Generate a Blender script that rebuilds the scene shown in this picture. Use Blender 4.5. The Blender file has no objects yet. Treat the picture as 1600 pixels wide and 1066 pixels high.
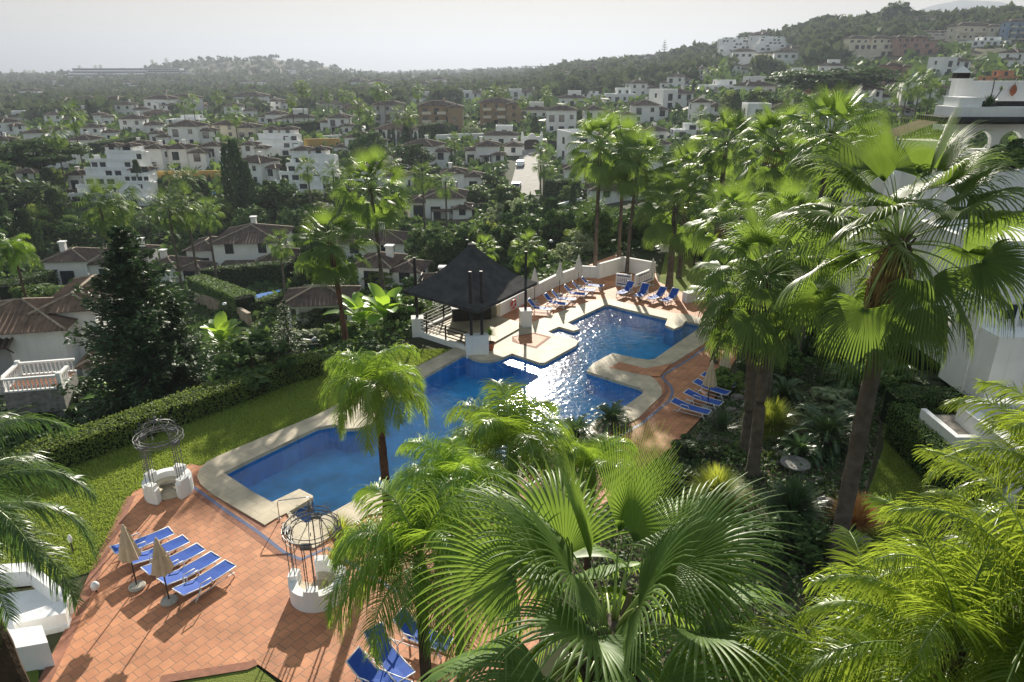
import bpy, math, random
import numpy as np
from mathutils import Vector
from mathutils.geometry import tessellate_polygon
R=math.radians
SC=bpy.context.scene; COL=SC.collection
rnd=random.Random(7)
EXPO=1.08; HAZE=0.00027; HCOL=(.405,.45,.54,1); SKYA=.375; SUNE=4.9
# ---------------------------------------------------------------- camera geometry
CH=16.0; PITCH=R(21.1); FP=1100.0
cP,sP=math.cos(PITCH),math.sin(PITCH)
def ray(px,py):
    u=(px-800)/FP; v=(py-533)/FP
    return (u, cP-v*sP, -(v*cP+sP))
def G(px,py,z=0.0):
    d=ray(px,py); t=(z-CH)/d[2]; return (d[0]*t,d[1]*t,z)
def AT(px,py,Y):
    d=ray(px,py); t=Y/d[1]; return (d[0]*t,Y,CH+d[2]*t)
def DEP(p): return p[1]*cP-(p[2]-CH)*sP
# ---------------------------------------------------------------- terrain height
TAB={
-600:[(0,-4),(45,-6),(90,-12),(120,-14),(200,-9),(400,-9),(900,-10),(1400,-4),(1700,0),(2300,-8),(9000,-8)],
0:[(0,-4),(30,-4),(38,-4.2),(45,-5),(60,-8),(90,-11.5),(120,-14),(200,-9.5),(300,-9),(500,-12),(900,-12),(1300,-6),(1700,-2),(2200,-8),(9000,-8)],
200:[(0,-4),(30,-4),(38,-4.2),(45,-5.5),(60,-8.5),(90,-11.5),(120,-14),(200,-9),(300,-8),(500,-10),(900,-9),(1300,-2),(1600,9),(2200,-5),(9000,-8)],
300:[(0,-3),(38,-3.6),(45,-4.5),(60,-7.5),(90,-11.5),(120,-14),(200,-9),(300,-7),(500,-9),(900,-8),(1300,3),(1600,29),(2200,-5),(9000,-8)],
400:[(0,-3),(38,-3),(45,-4),(60,-6.5),(90,-10),(120,-13),(200,-8.5),(300,-6.5),(500,-8),(900,-6),(1300,8),(1600,36),(2200,-5),(9000,-8)],
500:[(0,-2),(40,-2),(60,-5.5),(90,-8),(130,-10),(200,-8),(300,-6),(500,-6),(900,-5),(1300,6),(1600,24),(2200,-5),(9000,-8)],
550:[(0,-1.5),(42,-1.5),(60,-5.2),(90,-7.7),(130,-9.7),(200,-8),(290,-5.8),(450,-5),(900,-4),(1300,-2),(1600,6),(2200,-4),(9000,-8)],
600:[(0,-1),(45,-1),(60,-5),(90,-7.5),(130,-9.5),(200,-8),(275,-5.6),(400,-4),(600,-4),(1200,-3),(2000,-2),(2600,0),(3000,-4),(9000,-8)],
700:[(0,-1),(45,-1),(60,-4.5),(90,-7),(130,-9.5),(200,-8),(275,-5),(400,-3),(600,-2),(1200,-1),(2000,4),(2600,6),(3200,-4),(9000,-8)],
800:[(0,-1),(50,-1),(65,-4.5),(90,-7),(130,-8.5),(200,-7),(275,-4),(400,-1.5),(600,0),(1000,2),(1500,8),(2300,12),(3000,0),(9000,-8)],
900:[(0,-1),(55,-1),(70,-4.5),(90,-6),(130,-7.5),(200,-6),(260,-2),(400,2),(600,8),(850,16),(1100,14),(1500,5),(2500,0),(9000,-8)],
1000:[(0,-1),(60,-.8),(80,-4),(130,-6),(200,-4.5),(260,-1),(350,3),(450,6),(650,14),(850,22),(1100,16),(1600,0),(9000,-8)],
1100:[(0,0),(64,-.3),(80,-2.5),(130,-4),(190,-2),(230,1),(300,6),(500,15),(700,29),(900,25),(1500,0),(9000,-8)],
1200:[(0,0),(64,-.2),(80,-2),(130,-3),(190,0),(230,3),(330,9),(450,18),(600,37),(750,36),(1300,0),(9000,-8)],
1300:[(0,0),(64,-.1),(90,-2),(150,-1),(230,4),(300,9),(400,20),(520,38),(600,45),(750,42),(1300,0),(9000,-8)],
1400:[(0,0),(64,0),(100,-1),(150,0),(230,5),(300,11),(400,23),(500,39),(570,48),(700,46),(1300,0),(9000,-8)],
1600:[(0,0),(64,0),(100,1),(200,6),(300,15),(400,28),(480,42),(560,49),(700,48),(1300,0),(9000,-8)],
2200:[(0,0),(64,0),(100,3),(200,10),(300,20),(400,33),(480,45),(560,52),(700,50),(1300,0),(9000,-8)]}
YS=np.array(sorted({0,10,20,25,30,35,38,42,45,50,55,60,64,70,75,80,90,100,110,120,130,150,170,190,200,215,230,245,260,275,300,330,360,400,450,500,540,570,600,650,700,800,850,900,1000,1100,1200,1300,1400,1500,1600,1700,1900,2200,2600,3000,9000}),float)
US=sorted(TAB); TG=np.array([np.interp(YS,[a for a,b in TAB[k]],[b for a,b in TAB[k]]) for k in US])
UU=(np.array(US,float)-800)/1179.0
def base_h(x,y):
    x=np.asarray(x,float); y=np.asarray(y,float)
    yy=np.clip(y,12,8999); u=np.clip(x/yy,UU[0],UU[-1]-1e-6)
    i=np.clip(np.searchsorted(UU,u,side='right')-1,0,len(UU)-2); f=(u-UU[i])/(UU[i+1]-UU[i]); f=f*f*(3-2*f)
    j=np.clip(np.searchsorted(YS,yy,side='right')-1,0,len(YS)-2); g=(yy-YS[j])/(YS[j+1]-YS[j])
    return (TG[i,j]*(1-f)+TG[i+1,j]*f)*(1-g)+(TG[i,j+1]*(1-f)+TG[i+1,j+1]*f)*g
PLAT=[(-40,-30),(-40,8)]+[G(*p)[:2] for p in [(-60,800),(30,738),(250,662),(400,608),(500,575),(600,548),(655,525),(700,480),(810,462),(905,420),(960,398),(1040,385),(1200,385)]]+[(60,64),(90,60),(90,-30)]
PL=np.array(PLAT)
def poly_sd(x,y,P):
    x=np.asarray(x,float); y=np.asarray(y,float)
    ins=np.zeros(x.shape,bool); d=np.full(x.shape,1e9)
    n=len(P)
    for k in range(n):
        x1,y1=P[k][0],P[k][1]; x2,y2=P[(k+1)%n][0],P[(k+1)%n][1]
        c=((y1>y)!=(y2>y)); xi=(x2-x1)*(y-y1)/((y2-y1) if y2!=y1 else 1e-9)+x1
        ins^=(c&(x<xi))
        L=(x2-x1)**2+(y2-y1)**2; t=np.clip(((x-x1)*(x2-x1)+(y-y1)*(y2-y1))/max(L,1e-9),0,1)
        d=np.minimum(d,np.hypot(x-x1-t*(x2-x1),y-y1-t*(y2-y1)))
    return np.where(ins,-d,d)
def hgt(x,y):
    x=np.asarray(x,float); y=np.asarray(y,float)
    sd=poly_sd(x,y,PL); w=np.clip((sd-.3)/7.0,0,1); w=w*w*(3-2*w)
    b=base_h(x,y)
    bump=.6*np.sin(x*.043+1)*np.sin(y*.037+2)*np.clip((y-120)/200,0,6)
    return (b+bump)*w+(-.06)*(1-w)
def H1(x,y): return float(hgt(np.array([x]),np.array([y]))[0])
def GP(px,py,ymin=10):
    """ground point seen at photo pixel"""
    d=ray(px,py); Y=np.geomspace(ymin,8000,1500); t=Y/d[1]
    X=d[0]*t; Z=CH+d[2]*t; hh=hgt(X,Y); k=np.argmax(Z<=hh)
    if Z[k]>hh[k]: k=len(Y)-1
    return (X[k],Y[k],float(hh[k]))
# ---------------------------------------------------------------- materials
def mat(name,col,rough=.8,spec=.3,col2=None,nscale=5,bump=0,bscale=20,metal=0,coord='Object',detail=5,island=False,lo=.35,hi=.65):
    m=bpy.data.materials.new(name); m.use_nodes=True; nt=m.node_tree; N=nt.nodes; L=nt.links
    b=N['Principled BSDF']; b.inputs['Base Color'].default_value=(*col,1); b.inputs['Roughness'].default_value=rough
    b.inputs['Specular IOR Level'].default_value=spec; b.inputs['Metallic'].default_value=metal
    tc=N.new('ShaderNodeTexCoord') if coord!='World' else N.new('ShaderNodeNewGeometry')
    src=tc.outputs['Position'] if coord=='World' else tc.outputs[coord]
    if col2 is not None:
        mx=N.new('ShaderNodeMix'); mx.data_type='RGBA'; mx.inputs[6].default_value=(*col,1); mx.inputs[7].default_value=(*col2,1)
        n=N.new('ShaderNodeTexNoise'); n.inputs['Scale'].default_value=nscale; n.inputs['Detail'].default_value=detail
        L.new(src,n.inputs['Vector']); r=N.new('ShaderNodeMapRange'); r.inputs[1].default_value=lo; r.inputs[2].default_value=hi
        L.new(n.outputs['Fac'],r.inputs[0])
        if island:
            g=N.new('ShaderNodeNewGeometry'); a=N.new('ShaderNodeMath'); a.operation='ADD'; s=N.new('ShaderNodeMath'); s.operation='MULTIPLY'; s.inputs[1].default_value=.5
            L.new(g.outputs['Random Per Island'],a.inputs[0]); L.new(r.outputs[0],a.inputs[1]); L.new(a.outputs[0],s.inputs[0]); L.new(s.outputs[0],mx.inputs[0])
        else: L.new(r.outputs[0],mx.inputs[0])
        L.new(mx.outputs[2],b.inputs['Base Color'])
    if bump:
        n2=N.new('ShaderNodeTexNoise'); n2.inputs['Scale'].default_value=bscale; n2.inputs['Detail'].default_value=6; L.new(src,n2.inputs['Vector'])
        bp=N.new('ShaderNodeBump'); bp.inputs['Strength'].default_value=bump; bp.inputs['Distance'].default_value=.05; L.new(n2.outputs['Fac'],bp.inputs['Height']); L.new(bp.outputs[0],b.inputs['Normal'])
    return m
def leafmat(name,c1,c2,tr,tmix=.4,rough=.4,spec=.5,hue=.0):
    k_=1.6 if max(c1)>.06 else 2.1; c1=tuple(a*k_ for a in c1); c2=tuple(a*k_ for a in c2); tr=tuple(min(.9,a*1.2) for a in tr)
    m=bpy.data.materials.new(name); m.use_nodes=True; nt=m.node_tree; N=nt.nodes; L=nt.links
    b=N['Principled BSDF']; b.inputs['Roughness'].default_value=rough; b.inputs['Specular IOR Level'].default_value=spec
    g=N.new('ShaderNodeNewGeometry'); oi=N.new('ShaderNodeObjectInfo')
    mx=N.new('ShaderNodeMix'); mx.data_type='RGBA'; mx.inputs[6].default_value=(*c1,1); mx.inputs[7].default_value=(*c2,1); L.new(g.outputs['Random Per Island'],mx.inputs[0])
    hs=N.new('ShaderNodeHueSaturation'); mr=N.new('ShaderNodeMapRange'); mr.inputs[3].default_value=.7; mr.inputs[4].default_value=1.25; L.new(oi.outputs['Random'],mr.inputs[0]); L.new(mr.outputs[0],hs.inputs['Value']); L.new(mx.outputs[2],hs.inputs['Color'])
    L.new(hs.outputs[0],b.inputs['Base Color'])
    t=N.new('ShaderNodeBsdfTranslucent'); mx2=N.new('ShaderNodeMix'); mx2.data_type='RGBA'; mx2.blend_type='MIX'; mx2.inputs[0].default_value=.75; L.new(hs.outputs[0],mx2.inputs[6]); mx2.inputs[7].default_value=(*tr,1); L.new(mx2.outputs[2],t.inputs['Color'])
    s=N.new('ShaderNodeMixShader'); s.inputs[0].default_value=tmix; L.new(b.outputs[0],s.inputs[1]); L.new(t.outputs[0],s.inputs[2]); L.new(s.outputs[0],N['Material Output'].inputs['Surface'])
    return m
M={}
M['white']=mat('white_render',(.88,.88,.87),.85,.2,(.80,.80,.78),.6,.12,12,coord='World')
M['white2']=mat('cream_render',(.72,.66,.52),.85,.2,(.62,.56,.44),.6,.1,12,coord='World')
M['tan']=mat('ochre_render',(.36,.26,.15),.85,.2,(.30,.21,.12),.4,.1,8,coord='World')
M['grey']=mat('grey_render',(.42,.42,.42),.85,.2,(.36,.36,.37),.4,.1,8,coord='World')
M['orange']=mat('orange_render',(.55,.26,.13),.85,.2,(.48,.22,.11),.4,coord='World')
M['pink']=mat('pink_render',(.42,.26,.20),.85,.2,(.36,.22,.17),.4,coord='World')
M['blue']=mat('blue_render',(.25,.36,.50),.85,.2,(.22,.32,.46),.4,coord='World')
M['yellow']=mat('yellow_render',(.55,.36,.10),.85,.2,(.48,.31,.09),.5,coord='World')
M['roof']=mat('clay_roof_tiles',(.07,.052,.045),.85,.15,(.17,.125,.10),1.3,.3,20,coord='World',island=True)
M['roof2']=mat('weathered_orange_tiles',(.10,.068,.05),.85,.15,(.26,.175,.125),1.3,.3,20,coord='World',island=True)
M['ridge']=mat('ridge_tiles',(.40,.33,.25),.85,.2,(.25,.2,.15),2,coord='World')
def streaks(m,amt=.15):
    nt=m.node_tree; N=nt.nodes; L=nt.links; b=N['Principled BSDF']; src=b.inputs['Base Color'].links[0].from_socket; g=N.new('ShaderNodeNewGeometry'); mp=N.new('ShaderNodeMapping'); mp.inputs['Scale'].default_value=(2.2,2.2,.18); L.new(g.outputs['Position'],mp.inputs['Vector'])
    n=N.new('ShaderNodeTexNoise'); n.inputs['Scale'].default_value=1.6; n.inputs['Detail'].default_value=8; L.new(mp.outputs[0],n.inputs['Vector']); r=N.new('ShaderNodeMapRange'); r.inputs[1].default_value=.5; r.inputs[2].default_value=.75; r.inputs[4].default_value=amt; L.new(n.outputs['Fac'],r.inputs[0])
    mx=N.new('ShaderNodeMix'); mx.data_type='RGBA'; L.new(r.outputs[0],mx.inputs[0]); L.new(src,mx.inputs[6]); mx.inputs[7].default_value=(.33,.31,.27,1); L.new(mx.outputs[2],b.inputs['Base Color'])
for k_ in ('white','white2','tan','grey'): streaks(M[k_])
M['glass']=mat('window_glass',(.03,.04,.05),.12,.6)
M['frame']=mat('dark_window_frame',(.06,.045,.035),.6,.3)
M['frame_w']=mat('white_metal_paint',(.75,.75,.75),.4,.4)
M['bark']=mat('tree_bark',(.10,.07,.05),.95,.1,(.05,.035,.025),3,.6,14)
M['tile_grey']=mat('grey_stone',(.32,.31,.29),.9,.2,(.2,.19,.18),4,.4,14)
M['earth']=mat('garden_soil',(.09,.07,.05),.95,.1,(.19,.155,.115),1.2,.5,9,coord='World')
M['asphalt']=mat('pale_paving',(.36,.34,.31),.9,.2,(.28,.265,.24),.7,.1,6,coord='World')
M['blue_fabric']=mat('blue_sling_fabric',(.035,.11,.46),.65,.2,(.025,.085,.38),3,.1,40)
M['blue_line']=mat('blue_tile_line',(.10,.13,.24),.4,.5)
M['brick_trim']=mat('brick_trim',(.36,.16,.10),.8,.25,(.26,.12,.08),5,coord='World')
M['canopy']=mat('cream_canvas',(.62,.52,.36),.8,.2,(.54,.45,.31),4,.1,30)
M['canopy_w']=mat('white_canvas',(.74,.71,.64),.8,.2,(.66,.63,.57),4,.1,30)
M['iron']=mat('grey_iron',(.22,.22,.22),.5,.4,(.12,.12,.12),9,metal=.3)
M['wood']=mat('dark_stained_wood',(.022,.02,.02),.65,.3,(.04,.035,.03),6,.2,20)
M['dgrey']=mat('dark_shingle',(.045,.045,.048),.9,.15,(.085,.083,.082),1.6,1.0,26,coord='World')
M['concrete']=mat('concrete_base',(.5,.47,.4),.9,.2,(.4,.37,.31),8,.2,20)
M['steel']=mat('steel',(.6,.6,.6),.25,.5,metal=1)
M['pot']=mat('terracotta_pot',(.40,.14,.07),.8,.25,(.3,.1,.05),6)
M['red']=mat('red_plastic',(.65,.04,.03),.4,.5)
M['tube']=mat('tile_motif_blue',(.05,.08,.32),.3,.5)
M['rock']=mat('garden_rock',(.33,.30,.26),.95,.1,(.17,.15,.13),2.5,.8,7)
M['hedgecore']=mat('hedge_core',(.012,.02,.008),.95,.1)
M['palmbark']=mat('palm_bark',(.15,.125,.10),.95,.15,(.085,.07,.055),3,.5,14)
M['redbark']=mat('red_palm_trunk',(.20,.10,.06),.95,.15,(.11,.06,.04),3,.5,14)
M['skirt']=mat('dry_fronds',(.34,.22,.10),.9,.1,(.18,.11,.05),3,island=True)
M['fan']=leafmat('fan_palm_leaf',(.05,.092,.025),(.09,.142,.038),(.30,.44,.05),.38,.45,.25)
M['fan_far']=leafmat('fan_palm_leaf_far',(.04,.085,.02),(.08,.14,.03),(.20,.28,.05),.3,.6,.2)
M['feather']=leafmat('queen_palm_leaf',(.06,.13,.02),(.12,.20,.035),(.42,.58,.05),.42,.35,.5)
M['feather_y']=leafmat('yellow_palm_leaf',(.055,.10,.016),(.095,.135,.022),(.46,.58,.05),.45,.35,.45)
M['feather_d']=leafmat('feather_palm_leaf_dark',(.03,.07,.02),(.06,.11,.03),(.16,.28,.05),.3,.35,.5)
M['cycad']=leafmat('sago_leaf',(.035,.075,.03),(.07,.115,.05),(.12,.2,.05),.25,.3,.6)
M['banana']=leafmat('banana_leaf',(.07,.16,.025),(.12,.22,.04),(.45,.65,.05),.45,.4,.4)
M['leaf_d']=leafmat('dark_leaf',(.022,.042,.014),(.045,.075,.022),(.08,.13,.03),.25,.6,.15)
M['leaf_m']=leafmat('mid_leaf',(.03,.058,.016),(.06,.095,.027),(.16,.23,.04),.3,.6,.15)
M['leaf_l']=leafmat('light_leaf',(.06,.10,.022),(.11,.155,.04),(.28,.34,.06),.35,.6,.15)
M['leaf_g']=leafmat('grey_green_leaf',(.11,.14,.08),(.19,.22,.13),(.30,.36,.16),.3,.6,.2)
M['conifer']=leafmat('conifer_needles',(.014,.032,.014),(.032,.055,.02),(.05,.09,.02),.22,.55,.25)
M['grassclump']=leafmat('grass_blades',(.12,.17,.03),(.22,.25,.05),(.6,.65,.08),.45,.5,.2)
M['tangrass']=leafmat('tan_grass',(.30,.17,.07),(.45,.27,.12),(.6,.35,.12),.4,.6,.1)
M['flower']=leafmat('yellow_leaf',(.55,.38,.03),(.65,.45,.05),(.8,.6,.05),.4,.5,.2)
M['lawnblade']=leafmat('lawn_blades',(.14,.20,.035),(.22,.26,.055),(.38,.46,.07),.35,.6,.15)
M['lawn']=mat('lawn_grass',(.125,.175,.033),.95,.1,(.20,.235,.055),.55,.8,26,coord='World',detail=9,lo=.3,hi=.7)
M['terrain']=mat('scrub_ground',(.045,.055,.025),.97,.1,(.15,.13,.08),.03,.3,2,coord='World',detail=12,lo=.42,hi=.72)
M['woods']=leafmat('woodland_leaf',(.025,.04,.018),(.055,.07,.032),(.08,.11,.04),.2,.85,.03)
M['mountain']=mat('mountain_rock',(.16,.17,.18),.95,.1,(.1,.12,.11),.002,coord='World')
# deck tiles
def tilemat(name,c1,c2,grout,size,rot,gs=.018):
    m=bpy.data.materials.new(name); m.use_nodes=True; N=m.node_tree.nodes; L=m.node_tree.links; b=N['Principled BSDF']; b.inputs['Roughness'].default_value=.72
    g=N.new('ShaderNodeNewGeometry'); mp=N.new('ShaderNodeMapping'); mp.inputs['Rotation'].default_value=(0,0,rot); L.new(g.outputs['Position'],mp.inputs['Vector'])
    br=N.new('ShaderNodeTexBrick'); br.offset=.5; br.inputs['Color1'].default_value=(*c1,1); br.inputs['Color2'].default_value=(*c2,1); br.inputs['Mortar'].default_value=(*grout,1)
    br.inputs['Scale'].default_value=1; br.inputs['Brick Width'].default_value=size; br.inputs['Row Height'].default_value=size; br.inputs['Mortar Size'].default_value=gs; br.inputs['Mortar Smooth'].default_value=.2; br.inputs['Bias'].default_value=-.1
    L.new(mp.outputs[0],br.inputs['Vector'])
    n=N.new('ShaderNodeTexNoise'); n.inputs['Scale'].default_value=1.1; n.inputs['Detail'].default_value=7; L.new(g.outputs['Position'],n.inputs['Vector'])
    mx=N.new('ShaderNodeMix'); mx.data_type='RGBA'; mx.blend_type='MULTIPLY'; mx.inputs[0].default_value=.75; L.new(br.outputs['Color'],mx.inputs[6])
    r=N.new('ShaderNodeMapRange'); r.inputs[1].default_value=.3; r.inputs[2].default_value=.7; r.inputs[3].default_value=.62; r.inputs[4].default_value=1.14; L.new(n.outputs['Fac'],r.inputs[0]); L.new(r.outputs[0],mx.inputs[7]); L.new(mx.outputs[2],b.inputs['Base Color'])
    n3=N.new('ShaderNodeTexNoise'); n3.inputs['Scale'].default_value=14; L.new(g.outputs['Position'],n3.inputs['Vector'])
    ad=N.new('ShaderNodeMath'); ad.operation='MULTIPLY_ADD'; ad.inputs[1].default_value=-1; L.new(br.outputs['Fac'],ad.inputs[0]); L.new(n3.outputs['Fac'],ad.inputs[2])
    bp=N.new('ShaderNodeBump'); bp.inputs['Strength'].default_value=.35; bp.inputs['Distance'].default_value=.01; L.new(ad.outputs[0],bp.inputs['Height']); L.new(bp.outputs[0],b.inputs['Normal'])
    return m
M['deck']=tilemat('terracotta_tiles',(.64,.275,.13),(.52,.21,.10),(.30,.17,.10),.36,R(-54.9),.013)
M['coping']=tilemat('cream_stone_coping',(.62,.53,.38),(.56,.475,.34),(.43,.36,.26),.75,R(-54.9),.012)
M['pooltile']=tilemat('blue_mosaic',(.05,.47,.90),(.07,.52,.93),(.14,.58,.93),.12,R(-54.9),.01)
# water
def water(name,tint,rough,bs):
    m=bpy.data.materials.new(name); m.use_nodes=True; N=m.node_tree.nodes; L=m.node_tree.links
    N.remove(N['Principled BSDF']); t=N.new('ShaderNodeBsdfTransparent'); t.inputs[0].default_value=(*tint,1)
    gl=N.new('ShaderNodeBsdfGlossy'); gl.inputs['Roughness'].default_value=rough
    g=N.new('ShaderNodeNewGeometry')
    n=N.new('ShaderNodeTexNoise'); n.inputs['Scale'].default_value=2.6; n.inputs['Detail'].default_value=3; n.inputs['Distortion'].default_value=.6; L.new(g.outputs['Position'],n.inputs['Vector'])
    n2=N.new('ShaderNodeTexNoise'); n2.inputs['Scale'].default_value=.12; n2.inputs['Detail'].default_value=1; L.new(g.outputs['Position'],n2.inputs['Vector'])
    ar=N.new('ShaderNodeMapRange'); ar.inputs[1].default_value=.35; ar.inputs[2].default_value=.6; ar.inputs[3].default_value=.35; ar.inputs[4].default_value=1.; L.new(n2.outputs['Fac'],ar.inputs[0])
    mu=N.new('ShaderNodeMath'); mu.operation='MULTIPLY'; L.new(n.outputs['Fac'],mu.inputs[0]); L.new(ar.outputs[0],mu.inputs[1])
    bp=N.new('ShaderNodeBump'); bp.inputs['Strength'].default_value=1; bp.inputs['Distance'].default_value=bs; L.new(mu.outputs[0],bp.inputs['Height']); L.new(bp.outputs[0],gl.inputs['Normal'])
    fr=N.new('ShaderNodeFresnel'); fr.inputs[0].default_value=1.33; L.new(bp.outputs[0],fr.inputs['Normal'])
    s=N.new('ShaderNodeMixShader'); L.new(fr.outputs[0],s.inputs[0]); L.new(t.outputs[0],s.inputs[1]); L.new(gl.outputs[0],s.inputs[2]); L.new(s.outputs[0],N['Material Output'].inputs['Surface'])
    return m
M['water']=water('pool_water',(.86,.98,1.0),.10,.034)
# ---------------------------------------------------------------- mesh builder
class MB:
    def __init__(s): s.v=[]; s.f=[]; s.m=[]
    def add(s,V,F,mi=0):
        o=len(s.v); s.v+= [tuple(map(float,p)) for p in V]; s.f+=[tuple(i+o for i in f) for f in F]; s.m+=[mi]*len(F); return s
    def box(s,c,d,rz=0,mi=0,taper=1.0):
        V=[]
        for z in (-1,1):
            k=1 if z<0 else taper
            for x,y in ((-1,-1),(1,-1),(1,1),(-1,1)):
                a,b=x*d[0]/2*k,y*d[1]/2*k; V.append((c[0]+a*math.cos(rz)-b*math.sin(rz),c[1]+a*math.sin(rz)+b*math.cos(rz),c[2]+z*d[2]/2))
        return s.add(V,[(3,2,1,0),(4,5,6,7),(0,1,5,4),(1,2,6,5),(2,3,7,6),(3,0,4,7)],mi)
    def prism(s,P,z0,z1,mi=0):
        n=len(P); V=[(p[0],p[1],z0) for p in P]+[(p[0],p[1],z1) for p in P]
        return s.add(V,[tuple(range(n-1,-1,-1)),tuple(range(n,2*n))]+[(i,(i+1)%n,n+(i+1)%n,n+i) for i in range(n)],mi)
    def lathe(s,prof,c=(0,0,0),n=16,mi=0,mod=None):
        V=[];F=[]
        for r,z in prof:
            for i in range(n):
                a=2*math.pi*i/n; q=r*(mod(i,z) if mod else 1); V.append((c[0]+q*math.cos(a),c[1]+q*math.sin(a),c[2]+z))
        for k in range(len(prof)-1):
            for i in range(n): F.append((k*n+i,k*n+(i+1)%n,(k+1)*n+(i+1)%n,(k+1)*n+i))
        F.append(tuple(range(n-1,-1,-1))); F.append(tuple((len(prof)-1)*n+i for i in range(n)))
        return s.add(V,F,mi)
    def tube(s,P,r,n=6,mi=0,closed=False):
        P=[Vector(p) for p in P]; rs=r if isinstance(r,(list,tuple)) else [r]*len(P); V=[];F=[]; N=len(P)
        for k,p in enumerate(P):
            a=P[(k-1)%N] if closed else P[max(k-1,0)]; b=P[(k+1)%N] if closed else P[min(k+1,N-1)]
            t=(b-a).normalized(); u=t.cross(Vector((0,0,1)));
            if u.length<.05: u=t.cross(Vector((0,1,0)))
            u.normalize(); w=t.cross(u)
            for i in range(n):
                an=2*math.pi*i/n; V.append(p+(u*math.cos(an)+w*math.sin(an))*rs[k])
        for k in range(N if closed else N-1):
            for i in range(n): F.append((k*n+i,k*n+(i+1)%n,((k+1)%N)*n+(i+1)%n,((k+1)%N)*n+i))
        if not closed: F+= [tuple(range(n-1,-1,-1)),tuple((N-1)*n+i for i in range(n))]
        return s.add(V,F,mi)
    def mesh(s,name,mats,smooth=False):
        me=bpy.data.meshes.new(name); me.from_pydata(s.v,[],s.f)
        for m in (mats if isinstance(mats,(list,tuple)) else [mats]): me.materials.append(m)
        if any(s.m): me.polygons.foreach_set('material_index',s.m)
        if smooth: me.polygons.foreach_set('use_smooth',[True]*len(s.f))
        me.update(); return me
    def build(s,name,mats,parent=None,smooth=False,loc=None,rz=0):
        return link(name,s.mesh(name,mats,smooth),parent,loc,rz)
def link(name,me,parent=None,loc=None,rz=0):
    o=bpy.data.objects.new(name,me); COL.objects.link(o)
    if parent: o.parent=parent
    if loc is not None: o.location=loc
    if rz: o.rotation_euler[2]=rz
    return o
def strips(name,P,mats,smooth=True,mi=None):
    """P (N,S,W,3) -> mesh, each strip an island"""
    N,S,W,_=P.shape; V=P.reshape(-1,3).astype(np.float32)
    base=(np.arange(N)*S*W)[:,None,None]; a=np.arange(S-1)[None,:,None]*W; b=np.arange(W-1)[None,None,:]
    q=(base+a+b).reshape(-1); F=np.stack([q,q+1,q+W+1,q+W],1).astype(np.int32)
    me=bpy.data.meshes.new(name); me.vertices.add(len(V)); me.vertices.foreach_set('co',V.ravel())
    nf=len(F); me.loops.add(nf*4); me.loops.foreach_set('vertex_index',F.ravel()); me.polygons.add(nf)
    me.polygons.foreach_set('loop_start',np.arange(0,nf*4,4,dtype=np.int32)); me.polygons.foreach_set('loop_total',np.full(nf,4,np.int32))
    if smooth: me.polygons.foreach_set('use_smooth',np.ones(nf,bool))
    for m in (mats if isinstance(mats,(list,tuple)) else [mats]): me.materials.append(m)
    if mi is not None: me.polygons.foreach_set('material_index',np.repeat(mi,(S-1)*(W-1)).astype(np.int32))
    me.update(); return me
def tag(o,label=None,cat=None,group=None,kind=None):
    if label: o['label']=label
    if cat: o['category']=cat
    if group: o['group']=group
    if kind: o['kind']=kind
    return o
def thing(name,label,cat,loc=(0,0,0),rz=0,group=None):
    o=bpy.data.objects.new(name,None); COL.objects.link(o); o.location=loc; o.rotation_euler[2]=rz; o.empty_display_size=.3
    return tag(o,label,cat,group)
KIDS={}
def dup(root,loc,rz=0,label=None,group=None,scale=None):
    def rec(o,par):
        c=o.copy(); COL.objects.link(c)
        if par: c.parent=par
        for ch in o.children: rec(ch,c)
        return c
    c=rec(root,None); c.location=loc; c.rotation_euler=(0,0,rz)
    if label: c['label']=label
    if group: c['group']=group
    if scale is not None: c.scale=scale if isinstance(scale,(tuple,list)) else (scale,)*3
    return c
class Kind:
    """first placement moves the prototype itself, later ones copy it"""
    def __init__(s,root): s.root=root; s.used=False; s.s0=tuple(root.scale)
    def put(s,loc,rz=0,label=None,group=None,scale=1.0,cat=None,name=None):
        sc=scale if isinstance(scale,(tuple,list)) else (scale,)*3
        if not s.used:
            s.used=True; o=s.root; o.location=loc; o.rotation_euler=(0,0,rz); o.scale=sc
            if label: o['label']=label
            if group: o['group']=group
            elif 'group' in o: del o['group']
        else:
            o=dup(s.root,loc,rz,label,group,sc)
            if not group and 'group' in o: del o['group']
        if cat: o['category']=cat
        if name: o.name=name
        return o
# ---------------------------------------------------------------- sky, sun, camera
SUN_EL=R(20.5); SUN_AZ=R(1.2)   # azimuth measured from +Y towards +X
w=bpy.data.worlds.new('World'); SC.world=w; w.use_nodes=True; WN=w.node_tree.nodes; WL=w.node_tree.links
bg=WN['Background']; sky=WN.new('ShaderNodeTexSky'); sky.sky_type='NISHITA'; sky.sun_disc=False; sky.sun_elevation=SUN_EL; sky.sun_rotation=SUN_AZ
sky.altitude=100; sky.air_density=1.0; sky.dust_density=2.0; sky.ozone_density=1.0
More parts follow.
